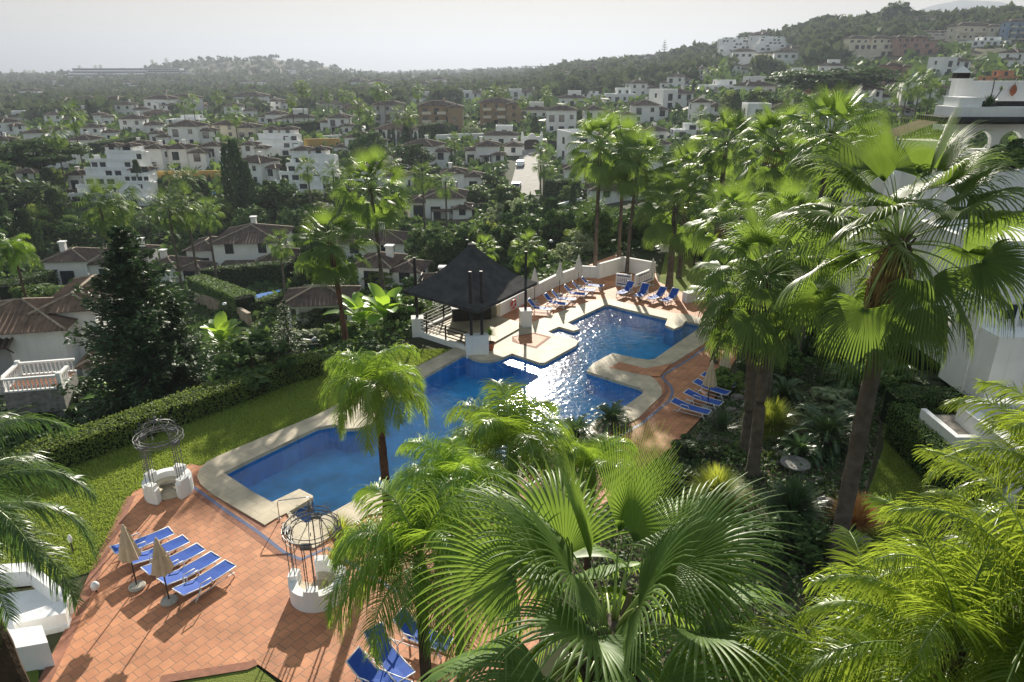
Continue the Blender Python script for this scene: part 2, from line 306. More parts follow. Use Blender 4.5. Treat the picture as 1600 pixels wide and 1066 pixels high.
# soft shoulder so the bright sky round the sun does not clip:  c -> A*c/(c+B)
SS=.11; v1=WN.new('ShaderNodeVectorMath'); v1.operation='SCALE'; v1.inputs[3].default_value=SS; WL.new(sky.outputs[0],v1.inputs[0])
v2=WN.new('ShaderNodeVectorMath'); v2.operation='ADD'; v2.inputs[1].default_value=(.15,.135,.10); WL.new(v1.outputs[0],v2.inputs[0])
v3=WN.new('ShaderNodeVectorMath'); v3.operation='DIVIDE'; WL.new(v1.outputs[0],v3.inputs[0]); WL.new(v2.outputs[0],v3.inputs[1])
v4=WN.new('ShaderNodeVectorMath'); v4.operation='SCALE'; v4.operation='MULTIPLY'; v4.inputs[1].default_value=(SKYA/SS*1.06,SKYA/SS*.98,SKYA/SS*.85); WL.new(v3.outputs[0],v4.inputs[0]); WL.new(v4.outputs[0],bg.inputs[0]); bg.inputs[1].default_value=SS
sl=bpy.data.lights.new('sun','SUN'); sl.energy=SUNE; sl.angle=R(.53); sl.color=(1,.93,.80); so=bpy.data.objects.new('sun',sl); COL.objects.link(so)
sd=Vector((math.sin(SUN_AZ)*math.cos(SUN_EL),math.cos(SUN_AZ)*math.cos(SUN_EL),math.sin(SUN_EL))); so.rotation_euler=(-sd).to_track_quat('-Z','Y').to_euler()
cd=bpy.data.cameras.new('camera'); cd.sensor_width=36; cd.lens=36*FP/1600; cd.clip_start=.05; cd.clip_end=30000
co=bpy.data.objects.new('camera',cd); COL.objects.link(co); co.location=(0,0,CH); co.rotation_euler=(R(90)-PITCH,0,0); SC.camera=co
SC.view_settings.view_transform='Standard'; SC.view_settings.look='None'; SC.view_settings.gamma=1; SC.view_settings.exposure=EXPO
try: SC.cycles.max_bounces=8; SC.cycles.transparent_max_bounces=12; SC.cycles.transmission_bounces=4; SC.cycles.diffuse_bounces=3; SC.cycles.glossy_bounces=3; SC.cycles.volume_bounces=0; SC.cycles.use_denoising=True; SC.cycles.sample_clamp_indirect=4
except Exception: pass
# ---------------------------------------------------------------- outlines
WATER=[(349.6,740),(400,715),(496,669),(524,664),(534,671.5),(560,670),(580,664),(592,656),(594,644),(588,634),(595,626),(661,590.6),(724,555),(730,556),(739,561),(752,564.5),(767,564.5),(782,561),(800,553.5),(843,568),(851,568),(900,541),(904,534),(893,529),(862,522),(856,519),(873.5,511.5),(896,518),(906,515),(887,505),(944,478),(952,477),(977,483.7),(1043,499),(1039,509),(1053,515),(1066,510),(1071,502.7),(1101.5,509),(1091,515),(1040.7,549.5),(1023,562),(1013,563.5),(990,560),(957,552.7),(927,568.5),(916.5,581),(960,595),(999,607),(1005,611),(1003,617),(969.7,641),(830,708),(700,762),(681,768),(660,780),(650,786),(640,782),(628,778),(622,770),(608,766),(590,766),(577,768),(550,785),(521,801),(478,819),(452,801),(489,779),(489,776),(468,765.5),(425,786),(395,770)]
COPE=[(308,746),(312,734),(325,722),(345,712),(400,689),(496,649),(607.7,593),(653,573),(714,542.5),(720,528),(760,527),(800,516),(884,485),(927,470),(940,467.5),(955,468.5),(977,474.5),(1053,490),(1076,492.5),(1134,506.5),(1129,513),(1096,541),(1053,568),(1035,576),(1012,580),(975,574),(1010,584),(1026,596),(1034,608),(1034,618.5),(997.6,654),(850,730),(720,788),(690,797),(650,822),(625,812),(600,802),(575,806),(520,840),(490,858),(465,852),(448,838),(440,822),(452,810),(448,803),(430,812),(414,822),(330,772),(314,758)]
DECK=[(63,1085),(187,811),(208,768),(233,758),(297,724),(312,728),(330,722),(347,714.5),(400,697),(496,656),(607,600),(655,580),(716,548),(716,535),(700,500),(800,462),(905,420),(960,398),(1020,410),(1028,440),(1078,462),(1168,486),(1168,500),(1150,560),(1120,615),(1108,640),(1060,690),(1010,730),(900,830),(850,950),(830,1085),(470,1085),(400,1036),(392,1042),(248,1066),(225,1085)]
def dens(P):
    return [G(*p)[:2] for p in P]
wP=dens(WATER); cPn=dens(COPE); dP=dens(DECK)
def tess(loops,z,rev=False):
    mb=MB(); vl=[[Vector((p[0],p[1],0)) for p in l] for l in loops]; tri=tessellate_polygon(vl)
    flat=[p for l in loops for p in l]; mb.add([(p[0],p[1],z) for p in flat],[])
    for t in tri:
        a,b,c=[flat[i] for i in t]; ar=(b[0]-a[0])*(c[1]-a[1])-(c[0]-a[0])*(b[1]-a[1])
        mb.f.append(tuple(t) if ar>0 else tuple(reversed(t))); mb.m.append(0)
    return mb
def walls(mb,P,z0,z1):
    n=len(P); mb.add([(p[0],p[1],z0) for p in P]+[(p[0],p[1],z1) for p in P],[(i,(i+1)%n,n+(i+1)%n,n+i) for i in range(n)])
# ---------------------------------------------------------------- terrain sheet
def terrain():
    rs=np.geomspace(4,9000,430); an=np.concatenate([np.linspace(-R(180),-R(52),22)[:-1],np.linspace(-R(52),R(52),360),np.linspace(R(52),R(180),22)[1:-1]])
    rr,aa=np.meshgrid(rs,an,indexing='ij'); X=rr*np.sin(aa); Y=rr*np.cos(aa); Z=hgt(X,Y)
    inp=poly_sd(X,Y,wP)<.35; Z=np.where(inp,-3.0,Z)
    nr,na=X.shape; V=np.stack([X,Y,Z],-1).reshape(-1,3); V=np.concatenate([V,[[0,0,-.06]]])
    F=[]; i,j=np.meshgrid(np.arange(nr-1),np.arange(na),indexing='ij'); j2=(j+1)%na
    q=np.stack([i*na+j,(i+1)*na+j,(i+1)*na+j2,i*na+j2],-1).reshape(-1,4)
    me=bpy.data.meshes.new('ground'); me.from_pydata(V.tolist(),[],q[:,::-1].tolist()+[(nr*na,k2,k) for k,k2 in ((k,(k+1)%na) for k in range(na))][:na])
    me.polygons.foreach_set('use_smooth',[True]*len(me.polygons)); me.materials.append(M['terrain']); me.update()
    tag(link('ground',me),kind='structure')
terrain()
# ground material: garden soil near, scrub far
# ---------------------------------------------------------------- pool, deck, coping
tag(tess([dP,wP],0.0).build('pool_deck',M['deck']),kind='structure')
cm=tess([cPn,wP],.05); walls(cm,wP,-.12,.05); walls(cm,cPn,-.05,.05); tag(cm.build('pool_coping',M['coping']),kind='structure')
bm_=tess([wP],-1.25); walls(bm_,wP,-1.25,-.121); tag(bm_.build('pool_basin',M['pooltile']),kind='structure')
tag(tess([wP],-.13).build('pool_water',M['water']),kind='structure')
def band(P,wd,z,m,name,kind='structure'):
    Q=[Vector(G(*p)) for p in P]; mb=MB(); V=[]
    for k,p in enumerate(Q):
        a=Q[max(k-1,0)]; b=Q[min(k+1,len(Q)-1)]; t=(b-a).normalized(); n=Vector((-t.y,t.x,0))*wd/2; V+=[(p+n)[:2]+(z,),(p-n)[:2]+(z,)]
    mb.add(V,[(2*k+1,2*k+3,2*k+2,2*k) for k in range(len(Q)-1)]); return tag(mb.build(name,m),kind=kind)
band([(294,755),(350,796),(400,829),(445,864),(471,874.5),(490,866),(512,856),(535,872),(570,894),(620,925)],.14,.008,M['blue_line'],'pool_line')
band([(1134,520),(1080,560),(1040,584),(1034,590),(1048,603),(1051,613),(1046,626),(1003,662),(900,720),(820,760)],.16,.008,M['blue_line'],'deck_line')
band([(284,752),(340,793),(395,832),(440,866),(471,880)],.32,.005,M['brick_trim'],'brick_border')
band([(299,744),(356,783),(412,826)],.3,.0055,M['brick_trim'],'brick_edging')
band([(205,775),(190,806),(160,868),(110,985),(62,1080)],.35,.0045,M['brick_trim'],'brick_kerb')
band([(250,1062),(388,1040),(400,1034)],.3,.006,M['brick_trim'],'brick_rim')
band([(1138,512),(1096,546),(1052,572),(1030,583),(1040,594),(1042,612),(1030,630),(1000,657)],.22,.006,M['brick_trim'],'brick_curb')
band([(880,492),(800,520)],.16,.012,M['blue_line'],'terrace_line')
def patch(P,z,m,name,mb=None): 
    return tag(tess([dens(P)],z).build(name,m),kind='structure')
patch([(952,576),(968,567),(1008,577),(1032,573),(1050,568),(1030,590),(1002,587)],.056,M['deck'],'brick_inlay')
patch([(800,527),(835,521),(862,528),(838,546),(808,538),(800,535)],.056,M['brick_trim'],'terrace_border')
patch([(802,528.5),(834,523.5),(855,529),(836,543),(810,536.5)],.06,M['deck'],'terrace_inlay')
patch([(862,522),(893,529),(888,532),(866,527)],.058,M['white'],'pool_step')
# steps under the handrail
st=MB()
for i in range(3):
    a=G(452+8*i,801,0); b=G(489,779+5*i,0)
# lawns
LAWN=[(-260,900),(-120,790),(20,742),(150,700),(250,664),(400,610),(500,578),(560,562),(640,540),(655,545),(712,545),(607,600),(496,656),(400,697),(340,716),(320,728),(299,727),(233,760),(208,770),(187,813),(152,890),(100,905),(-100,935)]
RL=[(1395,545),(1480,548),(1490,600),(1470,690),(1440,790),(1400,900),(1500,1085),(1300,1085),(1330,900),(1345,800),(1380,700),(1385,600)]
FL=[(1040,396),(1115,388),(1130,420),(1110,470),(1050,460),(1030,440)]
for P,nm in ((LAWN,'lawn'),(RL,'garden_lawn'),(FL,'far_lawn'),([(400,1040),(440,1072),(470,1090),(250,1110),(225,1088),(250,1070)],'lawn_corner'),([(0,1040),(60,1030),(60,1090),(-60,1110)],'lawn_edge')):
    tag(tess([dens(P)],-.03).build(nm,M['lawn']),kind='structure')
def scatter_in(P,n,rng):
    A=np.array(dens(P)); out=np.zeros((0,2))
    while len(out)<n:
        q=rng.uniform(A.min(0),A.max(0),(n*2,2)); q=q[poly_sd(q[:,0],q[:,1],A)<-.05]; out=np.concatenate([out,q])
    return out[:n]
def blades(name,Q,h,wd,m,rng,z=-.03,kind='stuff',label=None,cat=None):
    n=len(Q); a=rng.uniform(0,6.28,n); hh=h*rng.uniform(.5,1.3,n); lean=rng.normal(0,.5,(n,2))*hh[:,None]
    P=np.zeros((n,2,2,3)); d=np.stack([np.cos(a),np.sin(a)],1)*wd
    P[:,0,0,:2]=Q-d; P[:,0,1,:2]=Q+d; P[:,1,0,:2]=Q+lean-d*.3; P[:,1,1,:2]=Q+lean+d*.3; P[:,0,:,2]=z; P[:,1,:,2]=(z+hh)[:,None]
    o=link(name,strips(name,P,m,False)); tag(o,label,cat,None,kind); return o
rg=np.random.default_rng(3)
blades('grass',scatter_in(LAWN,70000,rg),.075,.018,M['lawnblade'],rg,label='short clipped grass of the lawn between hedge and pool',cat='grass')
blades('grass',scatter_in(RL,26000,rg),.085,.018,M['lawnblade'],rg,label='shaded mown grass beside the trimmed hedges on the right',cat='grass')
# ---------------------------------------------------------------- plants: prototypes
def norm(a): return a/np.maximum(np.linalg.norm(a,axis=-1,keepdims=True),1e-9)
DOWN=np.array([0,0,-1.0])
def fan_crown(n,Rb,Lp,nseg,seed,droop=.9,fold=True,elmax=86,elmin=-42,stn=6,young=0.0,az0=None,wseg=1.0,bend=5,fe=1.15):
    rng=np.random.default_rng(seed); strip=[]; pet=[]; W=3 if fold else 2
    for i in range(n):
        f=(i+.5)/n; el=R(elmax+(elmin-elmax)*f**fe+rng.normal(0,5)); az=i*2.39996+rng.normal(0,.25)+(az0 or 0)
        L=Lp*(.95+.25*min(1,f*2))*rng.uniform(.85,1.12); Rr=Rb*rng.uniform(.82,1.1)*(.97 if f<.12 else 1)
        h=np.array([math.cos(az),math.sin(az),0]); 
        pts=[np.array([0,0,0.])+h*.08+np.array([0,0,-.35*f])]; e=el
        for k in range(6):
            e=e-R(3+bend*math.cos(el)); pts.append(pts[-1]+(h*math.cos(e)+np.array([0,0,math.sin(e)]))*L/6)
        pet.append((pts,.02*Rb/1.0))
        fw=h*math.cos(e-R(8))+np.array([0,0,math.sin(e-R(8))]); sd_=np.array([-math.sin(az),math.cos(az),0]); up=np.cross(fw,sd_); 
        if up[2]<0 and el>-1: up=-up
        roll=rng.normal(0,.45); s2=sd_*math.cos(roll)+np.cross(fw,sd_)*math.sin(roll); n2=norm(np.cross(s2,fw)); n2=n2*(1 if n2[2]>=0 else -1)
        span=R(rng.uniform(105,128)) if f>.1 else R(50); ph=np.linspace(-span,span,nseg)
        d0=fw[None]*np.cos(ph)[:,None]+s2[None]*np.sin(ph)[:,None]+n2[None]*(.22+.1*np.cos(ph*2))[:,None]; d0=norm(d0)
        Ls=Rr*(.80+.22*np.cos(ph))*rng.uniform(.93,1.05,nseg)
        ss=np.linspace(0,1,stn); dphi=2*span/nseg
        pos=np.zeros((nseg,stn,3)); cur=np.repeat((pts[-1]+0*fw)[None],nseg,0); d=d0.copy(); pos[:,0]=cur+d0*.02
        dr=droop*(.55+.6*min(1,f*1.5))*rng.uniform(.8,1.2)
        if f<.1: dr*=.25
        for k in range(1,stn):
            b=0 if ss[k]<.36 else dr*(.16+1.15*(ss[k]-.36))*(7/stn)
            g=DOWN[None]*b*rng.uniform(.7,1.3,(nseg,1)); d=norm(d+g+fw[None]*.02); cur=cur+d*(Ls/(stn-1))[:,None]; pos[:,k]=cur
        wd=np.where(ss<.45,ss*Rr*dphi*.54,.45*Rr*dphi*.40*(1-(ss-.45)/.56)**.6)*wseg; wd[0]=.006; wd[-1]=.002
        tang=norm(s2[None]*np.cos(ph)[:,None]-fw[None]*np.sin(ph)[:,None])
        if fold:
            pl=(wd*.75)[None,:,None]*n2[None,None]
            strip.append(np.stack([pos-tang[:,None]*wd[None,:,None],pos+pl,pos+tang[:,None]*wd[None,:,None]],2))
        else: strip.append(np.stack([pos-tang[:,None]*wd[None,:,None],pos+tang[:,None]*wd[None,:,None]],2))
    return np.concatenate(strip),pet
def feather_crown(n,L,nl,seed,ll=.75,droop=1.0,elmax=82,elmin=-15,lw=.02,stn=4,arch=1.0,vee=.25,stiff=False,az0=0,bases=None):
    rng=np.random.default_rng(seed); strip=[]; pet=[]
    for i in range(n):
        f=(i+.5)/n; el=R(elmax+(elmin-elmax)*f+rng.normal(0,4)); az=az0+i*2.39996+rng.normal(0,.2); h=np.array([math.cos(az),math.sin(az),0])
        Lr=L*rng.uniform(.85,1.08); K=14; pts=[np.array([0,0,-.15*f])]; e=el; tl=[]
        for k in range(K):
            t=np.array(h*math.cos(e)+np.array([0,0,math.sin(e)])); tl.append(t); pts.append(pts[-1]+t*Lr/K)
            e=e-R(arch*(3.5+9.5*(k/K))*(.5+.6*max(0,math.cos(e))))
            e=max(e,R(-88))
        tl.append(tl[-1]); pts=np.array(pts); tl=np.array(tl); pet.append((list(pts),.018*L/2.5))
        s=np.linspace(.14,1,nl); x=s*K; i0=np.clip(x.astype(int),0,K-1); fr=(x-i0)[:,None]; base=pts[i0]*(1-fr)+pts[i0+1]*fr; tg=norm(tl[i0]*(1-fr)+tl[i0+1]*fr)
        sd_=np.array([-math.sin(az),math.cos(az),0]); un=norm(np.cross(np.repeat(sd_[None],nl,0),tg)); un=un*np.sign(un[:,2:3]+1e-6)
        for sg in (-1,1):
            len_=ll*(np.sin(np.pi*np.clip(.18+s*.78,0,1))**.6+.1)*rng.uniform(.85,1.1,nl)
            d=norm(sg*sd_[None]*.85+tg*(.45+.5*s[:,None]**2)+un*(vee+rng.normal(0,.12 if stiff else .3,(nl,1))))
            pos=np.zeros((nl,stn,3)); cur=base.copy(); pos[:,0]=cur
            for k in range(1,stn):
                d=norm(d+DOWN[None]*droop*(.28 if k==1 else .5)*(4/stn)*rng.uniform(.6,1.4,(nl,1))); cur=cur+d*(len_/(stn-1))[:,None]; pos[:,k]=cur
            wd=lw*np.sin(np.pi*np.linspace(.22,.98,stn))**.7
            wv=norm(np.cross(d,un)); wv=norm(tg+un*.3)
            strip.append(np.stack([pos-wv[:,None]*wd[None,:,None],pos+wv[:,None]*wd[None,:,None]],2))
    return np.concatenate(strip),pet
def pet_mesh(pet,r,m,n=4):
    mb=MB()
    for pts,_ in pet:
        k=len(pts); mb.tube(pts,[r*(1.2-.9*j/(k-1)) for j in range(k)],n)
    return mb.mesh('leaf_stalk',m,True)
M['stalk']=leafmat('leaf_stalk',(.16,.22,.07),(.22,.28,.09),(.3,.4,.1),.15,.35,.5)
def trunk_mb(h,r0,r1,bulge=0,rings=None,n=10,lean=(0,0),seed=1):
    rng=random.Random(seed); mb=MB(); K=rings or max(6,int(h*3)); P=[];rs=[]
    for k in range(K+1):
        t=k/K; P.append((lean[0]*t*t,lean[1]*t*t,h*t)); rs.append((r0+(r1-r0)*t+ .35*r0*math.exp(-t*h/.5))*(1+(.05 if k%2 else -.02)+rng.uniform(-.02,.02)))
    mb.tube(P,rs,n); return mb
def palm(name,label,cat,loc,h,crown,pet,mcrown,r=.18,r1=None,bark='palmbark',lean=(0,0),skirt=0,pr=.02,rz=0,group=None,boots=False,rings=None,seed=1,n=10):
    """h: trunk height; crown meshes at trunk top"""
    t=thing(name,label,cat,loc,rz,group)
    trunk_mb(h,r,r1 or r*.8,lean=lean,rings=rings,seed=seed,n=n).build('trunk',M[bark],t,False)
    top=(lean[0],lean[1],h)
    link('crown',crown,t,top); link('leaf_stalks',pet,t,top)
    rng=np.random.default_rng(seed+5)
    if boots:
        mb=MB()
        for k in range(26):
            a=k*2.4; z=h-.08-k*.045; rr=(r1 or r*.8)
            p=Vector((math.cos(a),math.sin(a),0)); b=Vector(top)+Vector((0,0,z-h)); mb.tube([b+p*rr*.8,b+p*(rr+.1)+Vector((0,0,.16)),b+p*(rr+.2)+Vector((0,0,.36))],[.06,.05,.03],5)
        mb.build('leaf_bases',M['palmbark'],t)
    if skirt:
        nn=420; a=rng.uniform(0,6.28,nn); P=np.zeros((nn,3,2,3)); zt=h-.2-rng.uniform(0,.6*skirt,nn); ln=rng.uniform(.5,1.0,nn)*skirt*.6; rr=(r1 or r)*1.1
        for k,(q,dz) in enumerate(((0,0),(.35,.35),(.28,1.))):
            c=np.stack([np.cos(a)*(rr+q*rng.uniform(.3,1.2,nn))+lean[0],np.sin(a)*(rr+q*rng.uniform(.3,1.2,nn))+lean[1],zt-ln*dz],1); tt=np.stack([-np.sin(a),np.cos(a),0*a],1)*.022
            P[:,k,0]=c-tt; P[:,k,1]=c+tt
        link('dry_skirt',strips('dry_skirt',P,M['skirt'],False),t)
    return t
def leafcloud(n,cent,rad,size,rng,flat=0,asp=1.6):
    """kite leaves: cent (k,3), rad (k,3) clump ellipsoids"""
    k=rng.integers(0,len(cent),n); d=norm(rng.normal(0,1,(n,3))); rr=rng.uniform(.55,1.0,(n,1)); p=cent[k]+d*rad[k]*rr
    nv=norm(d+rng.normal(0,.55,(n,3))+np.array([0,0,flat])); t=norm(np.cross(nv,rng.normal(0,1,(n,3)))); b=np.cross(nv,t)
    s=(size*rng.uniform(.6,1.35,n))[:,None]; P=np.zeros((n,2,2,3)); P[:,0,0]=p-t*s*asp/2; P[:,0,1]=p-b*s*.5; P[:,1,0]=p+b*s*.5; P[:,1,1]=p+t*s*asp/2
    return P
def crownmesh(name,n,clumps,rad,shape,size,seed,m,zc=.6,zr=.4,flat=0,jit=.25,asp=1.6,smooth=False):
    """tree of height 1, crown ellipsoid radius `rad`, centre zc, half-height zr"""
    rng=np.random.default_rng(seed); d=norm(rng.normal(0,1,(clumps,3)))
    if shape=='dome': d[:,2]=np.abs(d[:,2])*1.0-.25
    r=rng.uniform(.45,.95,(clumps,1)); c=d*r*np.array([rad,rad,zr])+np.array([0,0,zc])
    cr=rng.uniform(.18,.36,(clumps,1))*np.array([rad,rad,zr*(.8 if shape!='flat' else .6)])*(1+jit*rng.normal(0,1,(clumps,1)))
    return strips(name,leafcloud(n,c,np.abs(cr),size,rng,flat,asp),m,smooth)
def tree_proto(name,cat,m,n,clumps,rad,zc,zr,size,seed,shape='round',flat=0,trunk=.035,asp=1.6):
    t=thing(name,None,cat); rng=random.Random(seed)
    mb=MB(); mb.tube([(0,0,-.08),(0.01,0,.15),(.02,.01,zc*.8),(.0,0,zc+zr*.5)],[trunk,trunk*.8,trunk*.6,trunk*.15],7)
    for k in range(6):
        a=k*1.1; z=zc*.55+.05*k*zr; mb.tube([(0.01,0,z),(math.cos(a)*rad*.35,math.sin(a)*rad*.35,z+zr*.35),(math.cos(a)*rad*.7,math.sin(a)*rad*.7,z+zr*.6)],[trunk*.45,trunk*.3,trunk*.1],5)
    mb.build('trunk',M['bark'],t); link('crown',crownmesh('crown',n,clumps,rad,shape,size,seed,m,zc,zr,flat,asp=asp),t)
    return Kind(t)
def shrub_proto(name,cat,m,n,clumps,seed,size=.12,zr=.5,zc=.45,rad=.5,asp=1.6,shape='round',flat=0):
    t=thing(name,None,cat); mb=MB()
    for k in range(5):
        a=k*1.3; mb.tube([(0,0,-.1),(math.cos(a)*.12,math.sin(a)*.12,.3),(math.cos(a)*.28,math.sin(a)*.28,.6)],[.03,.02,.008],5)
    mb.build('stem',M['bark'],t); link('foliage',crownmesh('foliage',n,clumps,rad,shape,size,seed,m,zc,zr,flat,asp=asp),t); return Kind(t)
# ---------------------------------------------------------------- projection + automatic distinct labels
def PX(p):
    x,y,z=p; z-=CH; dy=y*cP-z*sP; v=-(z*cP+y*sP)/dy; return 800+FP*x/dy, 533+FP*v
LAND=[]; AUTO=[]
def land(name,px,py): LAND.append((name,px,py))
def auto(o,kindword,p=None): AUTO.append((o,kindword,p or PX(o.location))); return o
def finish_labels():
    ordn=['','second ','third ','fourth ','fifth ','sixth ','seventh ','eighth ','ninth ','tenth ','eleventh ','twelfth ']
    groups={}
    for o,k,(x,y) in AUTO:
        L=min(LAND,key=lambda l:math.hypot((l[1]-x)*.8,(l[2]-y)*1.3)); dx,dy=x-L[1],y-L[2]
        rel=('right of' if dx>0 else 'left of') if abs(dx)>abs(dy)*1.3 else ('in front of' if dy>0 else 'behind')
        groups.setdefault((k,rel,L[0]),[]).append((math.hypot(dx,dy),o))
    for (k,rel,l),v in groups.items():
        v.sort(key=lambda a:a[0])
        for i,(d,o) in enumerate(v):
            o['label']=(f'{k} {rel} the {l}' if len(v)==1 else (f'{ordn[min(i,11)]}nearest {k} {rel} the {l}'))
    for o in SC.objects:
        if 'label' in o and len(o['label'].split())>16: print('LONG',o['label'])
# ---------------------------------------------------------------- fan palms
def SM(nm,c,m): return strips(nm,c,m)
c,p=fan_crown(42,1.35,1.0,46,11,droop=.55,stn=9,elmax=86,elmin=-40,fe=1.2,bend=6); HERO=(SM('crown',c,M['fan']),pet_mesh(p,.022,M['stalk'],5))
c,p=fan_crown(38,1.9,1.85,50,5,droop=.75,stn=9,elmin=-30); BIG=(SM('crown',c,M['fan']),pet_mesh(p,.03,M['stalk'],5))
MIDF=[]
for s in (1,2,3):
    c,p=fan_crown(38,1.3,1.3,30,20+s,droop=.75,stn=7,elmin=-32); MIDF.append((SM('crown',c,M['fan']),pet_mesh(p,.025,M['stalk'],4)))
FARF=[]
for s in (1,2,3):
    c,p=fan_crown(30,1.25,1.15,15,40+s,droop=.9,stn=5,fold=False,wseg=.75,elmin=-55); FARF.append((SM('crown',c,M['fan_far']),pet_mesh(p,.03,M['stalk'],3)))
def fanpalm(px,py,Y,label,meshes,sc=1.0,r=.2,skirt=0,bark='palmbark',lean_px=0,group=None,rz=0,boots=False,seed=1,zoff=0,name='fan_palm'):
    P=AT(px,py,Y); X=P[0]; ln=lean_px*DEP(P)/FP; g=H1(X-ln,Y); h=P[2]-g+.1
    t=palm(name,label,'palm tree',(X-ln,Y,g-.1),h,meshes[0],meshes[1],None,r=r,skirt=skirt,bark=bark,lean=(ln,0),rz=0,group=group,boots=boots,seed=seed,n=12 if Y<30 else 7,rings=None if Y<40 else 8)
    for ch in t.children:
        if ch.name.startswith(('crown','leaf_stalks')): ch.scale=(sc,)*3; ch.rotation_euler[2]=rz
    if label is None: auto(t,'fan palm',(px,py))
    return t
fanpalm(957,975,5.7,'large glossy fan palm filling the bottom centre of the view',HERO,.9,r=.2,boots=True,rz=.5)
fanpalm(1405,372,19.8,'tallest fan palm on the right with brown dry fronds hanging down its leaning trunk',BIG,1.06,r=.27,skirt=2.6,lean_px=0,boots=True,rz=1.2,seed=3)
fanpalm(1196,425,25.8,'fan palm with smooth brown trunk, the right one of the tall pair',MIDF[0],1.15,r=.25,seed=4,lean_px=-24)
fanpalm(1172,470,27.5,'fan palm with the darker trunk, the left one of the tall pair',MIDF[1],1.05,r=.24,rz=1,seed=6,lean_px=-24)
for i,(px,py,Y,sc,r) in enumerate([(1213,228,44,1.15,.2),(1135,222,56,1.15,.22),(1300,205,38,1.1,.2),(1140,345,38,1.0,.2),(1235,350,31,.9,.2),(1075,268,56,1.1,.2),(1170,330,46,1.1,.2),(1250,265,50,1.1,.2),(1110,275,64,1.1,.2)]):
    auto(fanpalm(px,py,Y,'x',MIDF[i%3],sc,r=r,rz=i*1.3,seed=10+i,skirt=1.0 if i%3==0 else 0),'tall fan palm',(px,py))
fanpalm(938,228,58,'leftmost tall fan palm of the trio behind the pool wall',MIDF[0],1.25,r=.17,rz=.4,seed=30)
fanpalm(976,232,60,'middle tall fan palm of the trio behind the pool wall',MIDF[1],1.2,r=.16,rz=2.4,seed=31)
fanpalm(998,252,57,'rightmost tall fan palm of the trio behind the pool wall',MIDF[2],1.2,r=.15,rz=1.4,seed=32,lean_px=8)
fanpalm(1056,322,53,'fan palm with thick dark trunk on the far lawn behind the four blue loungers',MIDF[2],1.35,r=.26,rz=.9,seed=33)
fanpalm(578,292,52,'tall fan palm behind the pavilion, with the highest crown left of its roof',MIDF[1],1.25,r=.17,rz=.2,seed=34,lean_px=-10)
fanpalm(514,378,44,'shorter bright fan palm with reddish trunk above the white arched garden door',MIDF[2],1.1,r=.2,rz=2.2,bark='redbark',seed=35,lean_px=-12)
fanpalm(436,378,68,'small grey-green palm with thin trunk against the white villa wall',FARF[0],.75,r=.12,seed=36)
for i,(px,py,Y,sc) in enumerate([(660,272,110,1.1),(696,285,112,1.0),(155,318,75,1.3),(186,312,78,1.2),(262,322,85,1.2),(290,318,88,1.3),(322,330,86,1.0),(112,178,180,1.6),(84,205,165,1.5),(275,272,150,1.3),(300,278,150,1.3),(350,280,150,1.3),(470,135,300,1.4),(478,140,302,1.2),(455,155,240,1.0),(590,140,260,1.5),(600,142,262,1.4),(653,140,280,1.4),(560,165,230,1.3),(620,178,215,1.3),(640,180,216,1.3),(578,178,216,1.2),(775,145,290,1.5),(785,143,294,1.4),(760,150,292,1.3),(852,142,300,1.2),(856,150,290,1.2),(817,158,240,1.0),(480,262,130,1.1),(520,268,120,1.1),(300,155,280,1.3),(366,178,220,1.4),(285,160,300,1.2),(340,150,310,1.3),(535,148,290,1.2),(512,150,300,1.1),(548,150,300,1.1),(845,235,150,1.0),(850,258,140,1.1),(930,330,75,1.0),(1000,230,120,1.0),(1095,180,190,1.2),(1245,150,210,1.2),(1265,160,150,1.0),(1316,170,150,1.3),(1232,145,200,1.1),(1440,125,170,1.6),(1420,130,165,1.5),(1455,140,160,1.4),(1390,170,140,1.2),(1500,90,330,1.4),(1350,160,150,1.4),(1330,165,155,1.2),(1130,105,330,1.6),(1108,112,320,1.5),(1215,205,120,1.2),(710,220,190,1.1)]):
    auto(fanpalm(px,py,Y,'x',FARF[i%3],sc,r=.16,rz=i,seed=50+i),'fan palm',(px,py))
for px,py,Y,sc in [(822,388,62,.95),(757,390,58,.8)]:
    auto(fanpalm(px,py,Y,'x',MIDF[0],sc*.75,r=.14,rz=px,seed=90),'small bright fan palm',(px,py))
# ---------------------------------------------------------------- feather palms
def queen(px,py,Y,label,meshes,sc=1,r=.13,rz=0,bark='bark',lean=0,name='feather_palm',shaft=True):
    P=AT(px,py,Y); ln=lean*DEP(P)/FP; g=H1(P[0]-ln,Y); h=P[2]-g+.1
    t=palm(name,label,'palm tree',(P[0]-ln,Y,g-.1),h,meshes[0],meshes[1],None,r=r,bark=bark,lean=(ln,0),seed=int(px)%97)
    for ch in t.children:
        if ch.name.startswith(('crown','leaf_stalks')): ch.scale=(sc,)*3; ch.rotation_euler[2]=rz
    if shaft:
        mb=MB(); mb.tube([(ln,0,h-.9),(ln,0,h-.4),(ln,0,h+.05)],[r*.9,r*1.25,r*.7],10); mb.build('crownshaft',M['stalk'],t,True)
    return t
c,p=feather_crown(22,2.6,100,3,ll=.85,droop=1.05,arch=1.5,elmax=82,elmin=5,lw=.015,stn=5,vee=.35); QA=(SM('crown',c,M['feather']),pet_mesh(p,.022,M['stalk']))
c,p=feather_crown(24,2.9,115,4,ll=.9,droop=1.0,arch=1.4,elmax=82,elmin=0,lw=.012,stn=6,vee=.35); QB=(SM('crown',c,M['feather']),pet_mesh(p,.02,M['stalk']))
c,p=feather_crown(20,2.7,95,8,ll=.62,droop=.75,arch=.95,elmax=84,elmin=-5,lw=.013,stn=6,vee=.3); QC=(SM('crown',c,M['feather_y']),pet_mesh(p,.018,M['stalk'],5))
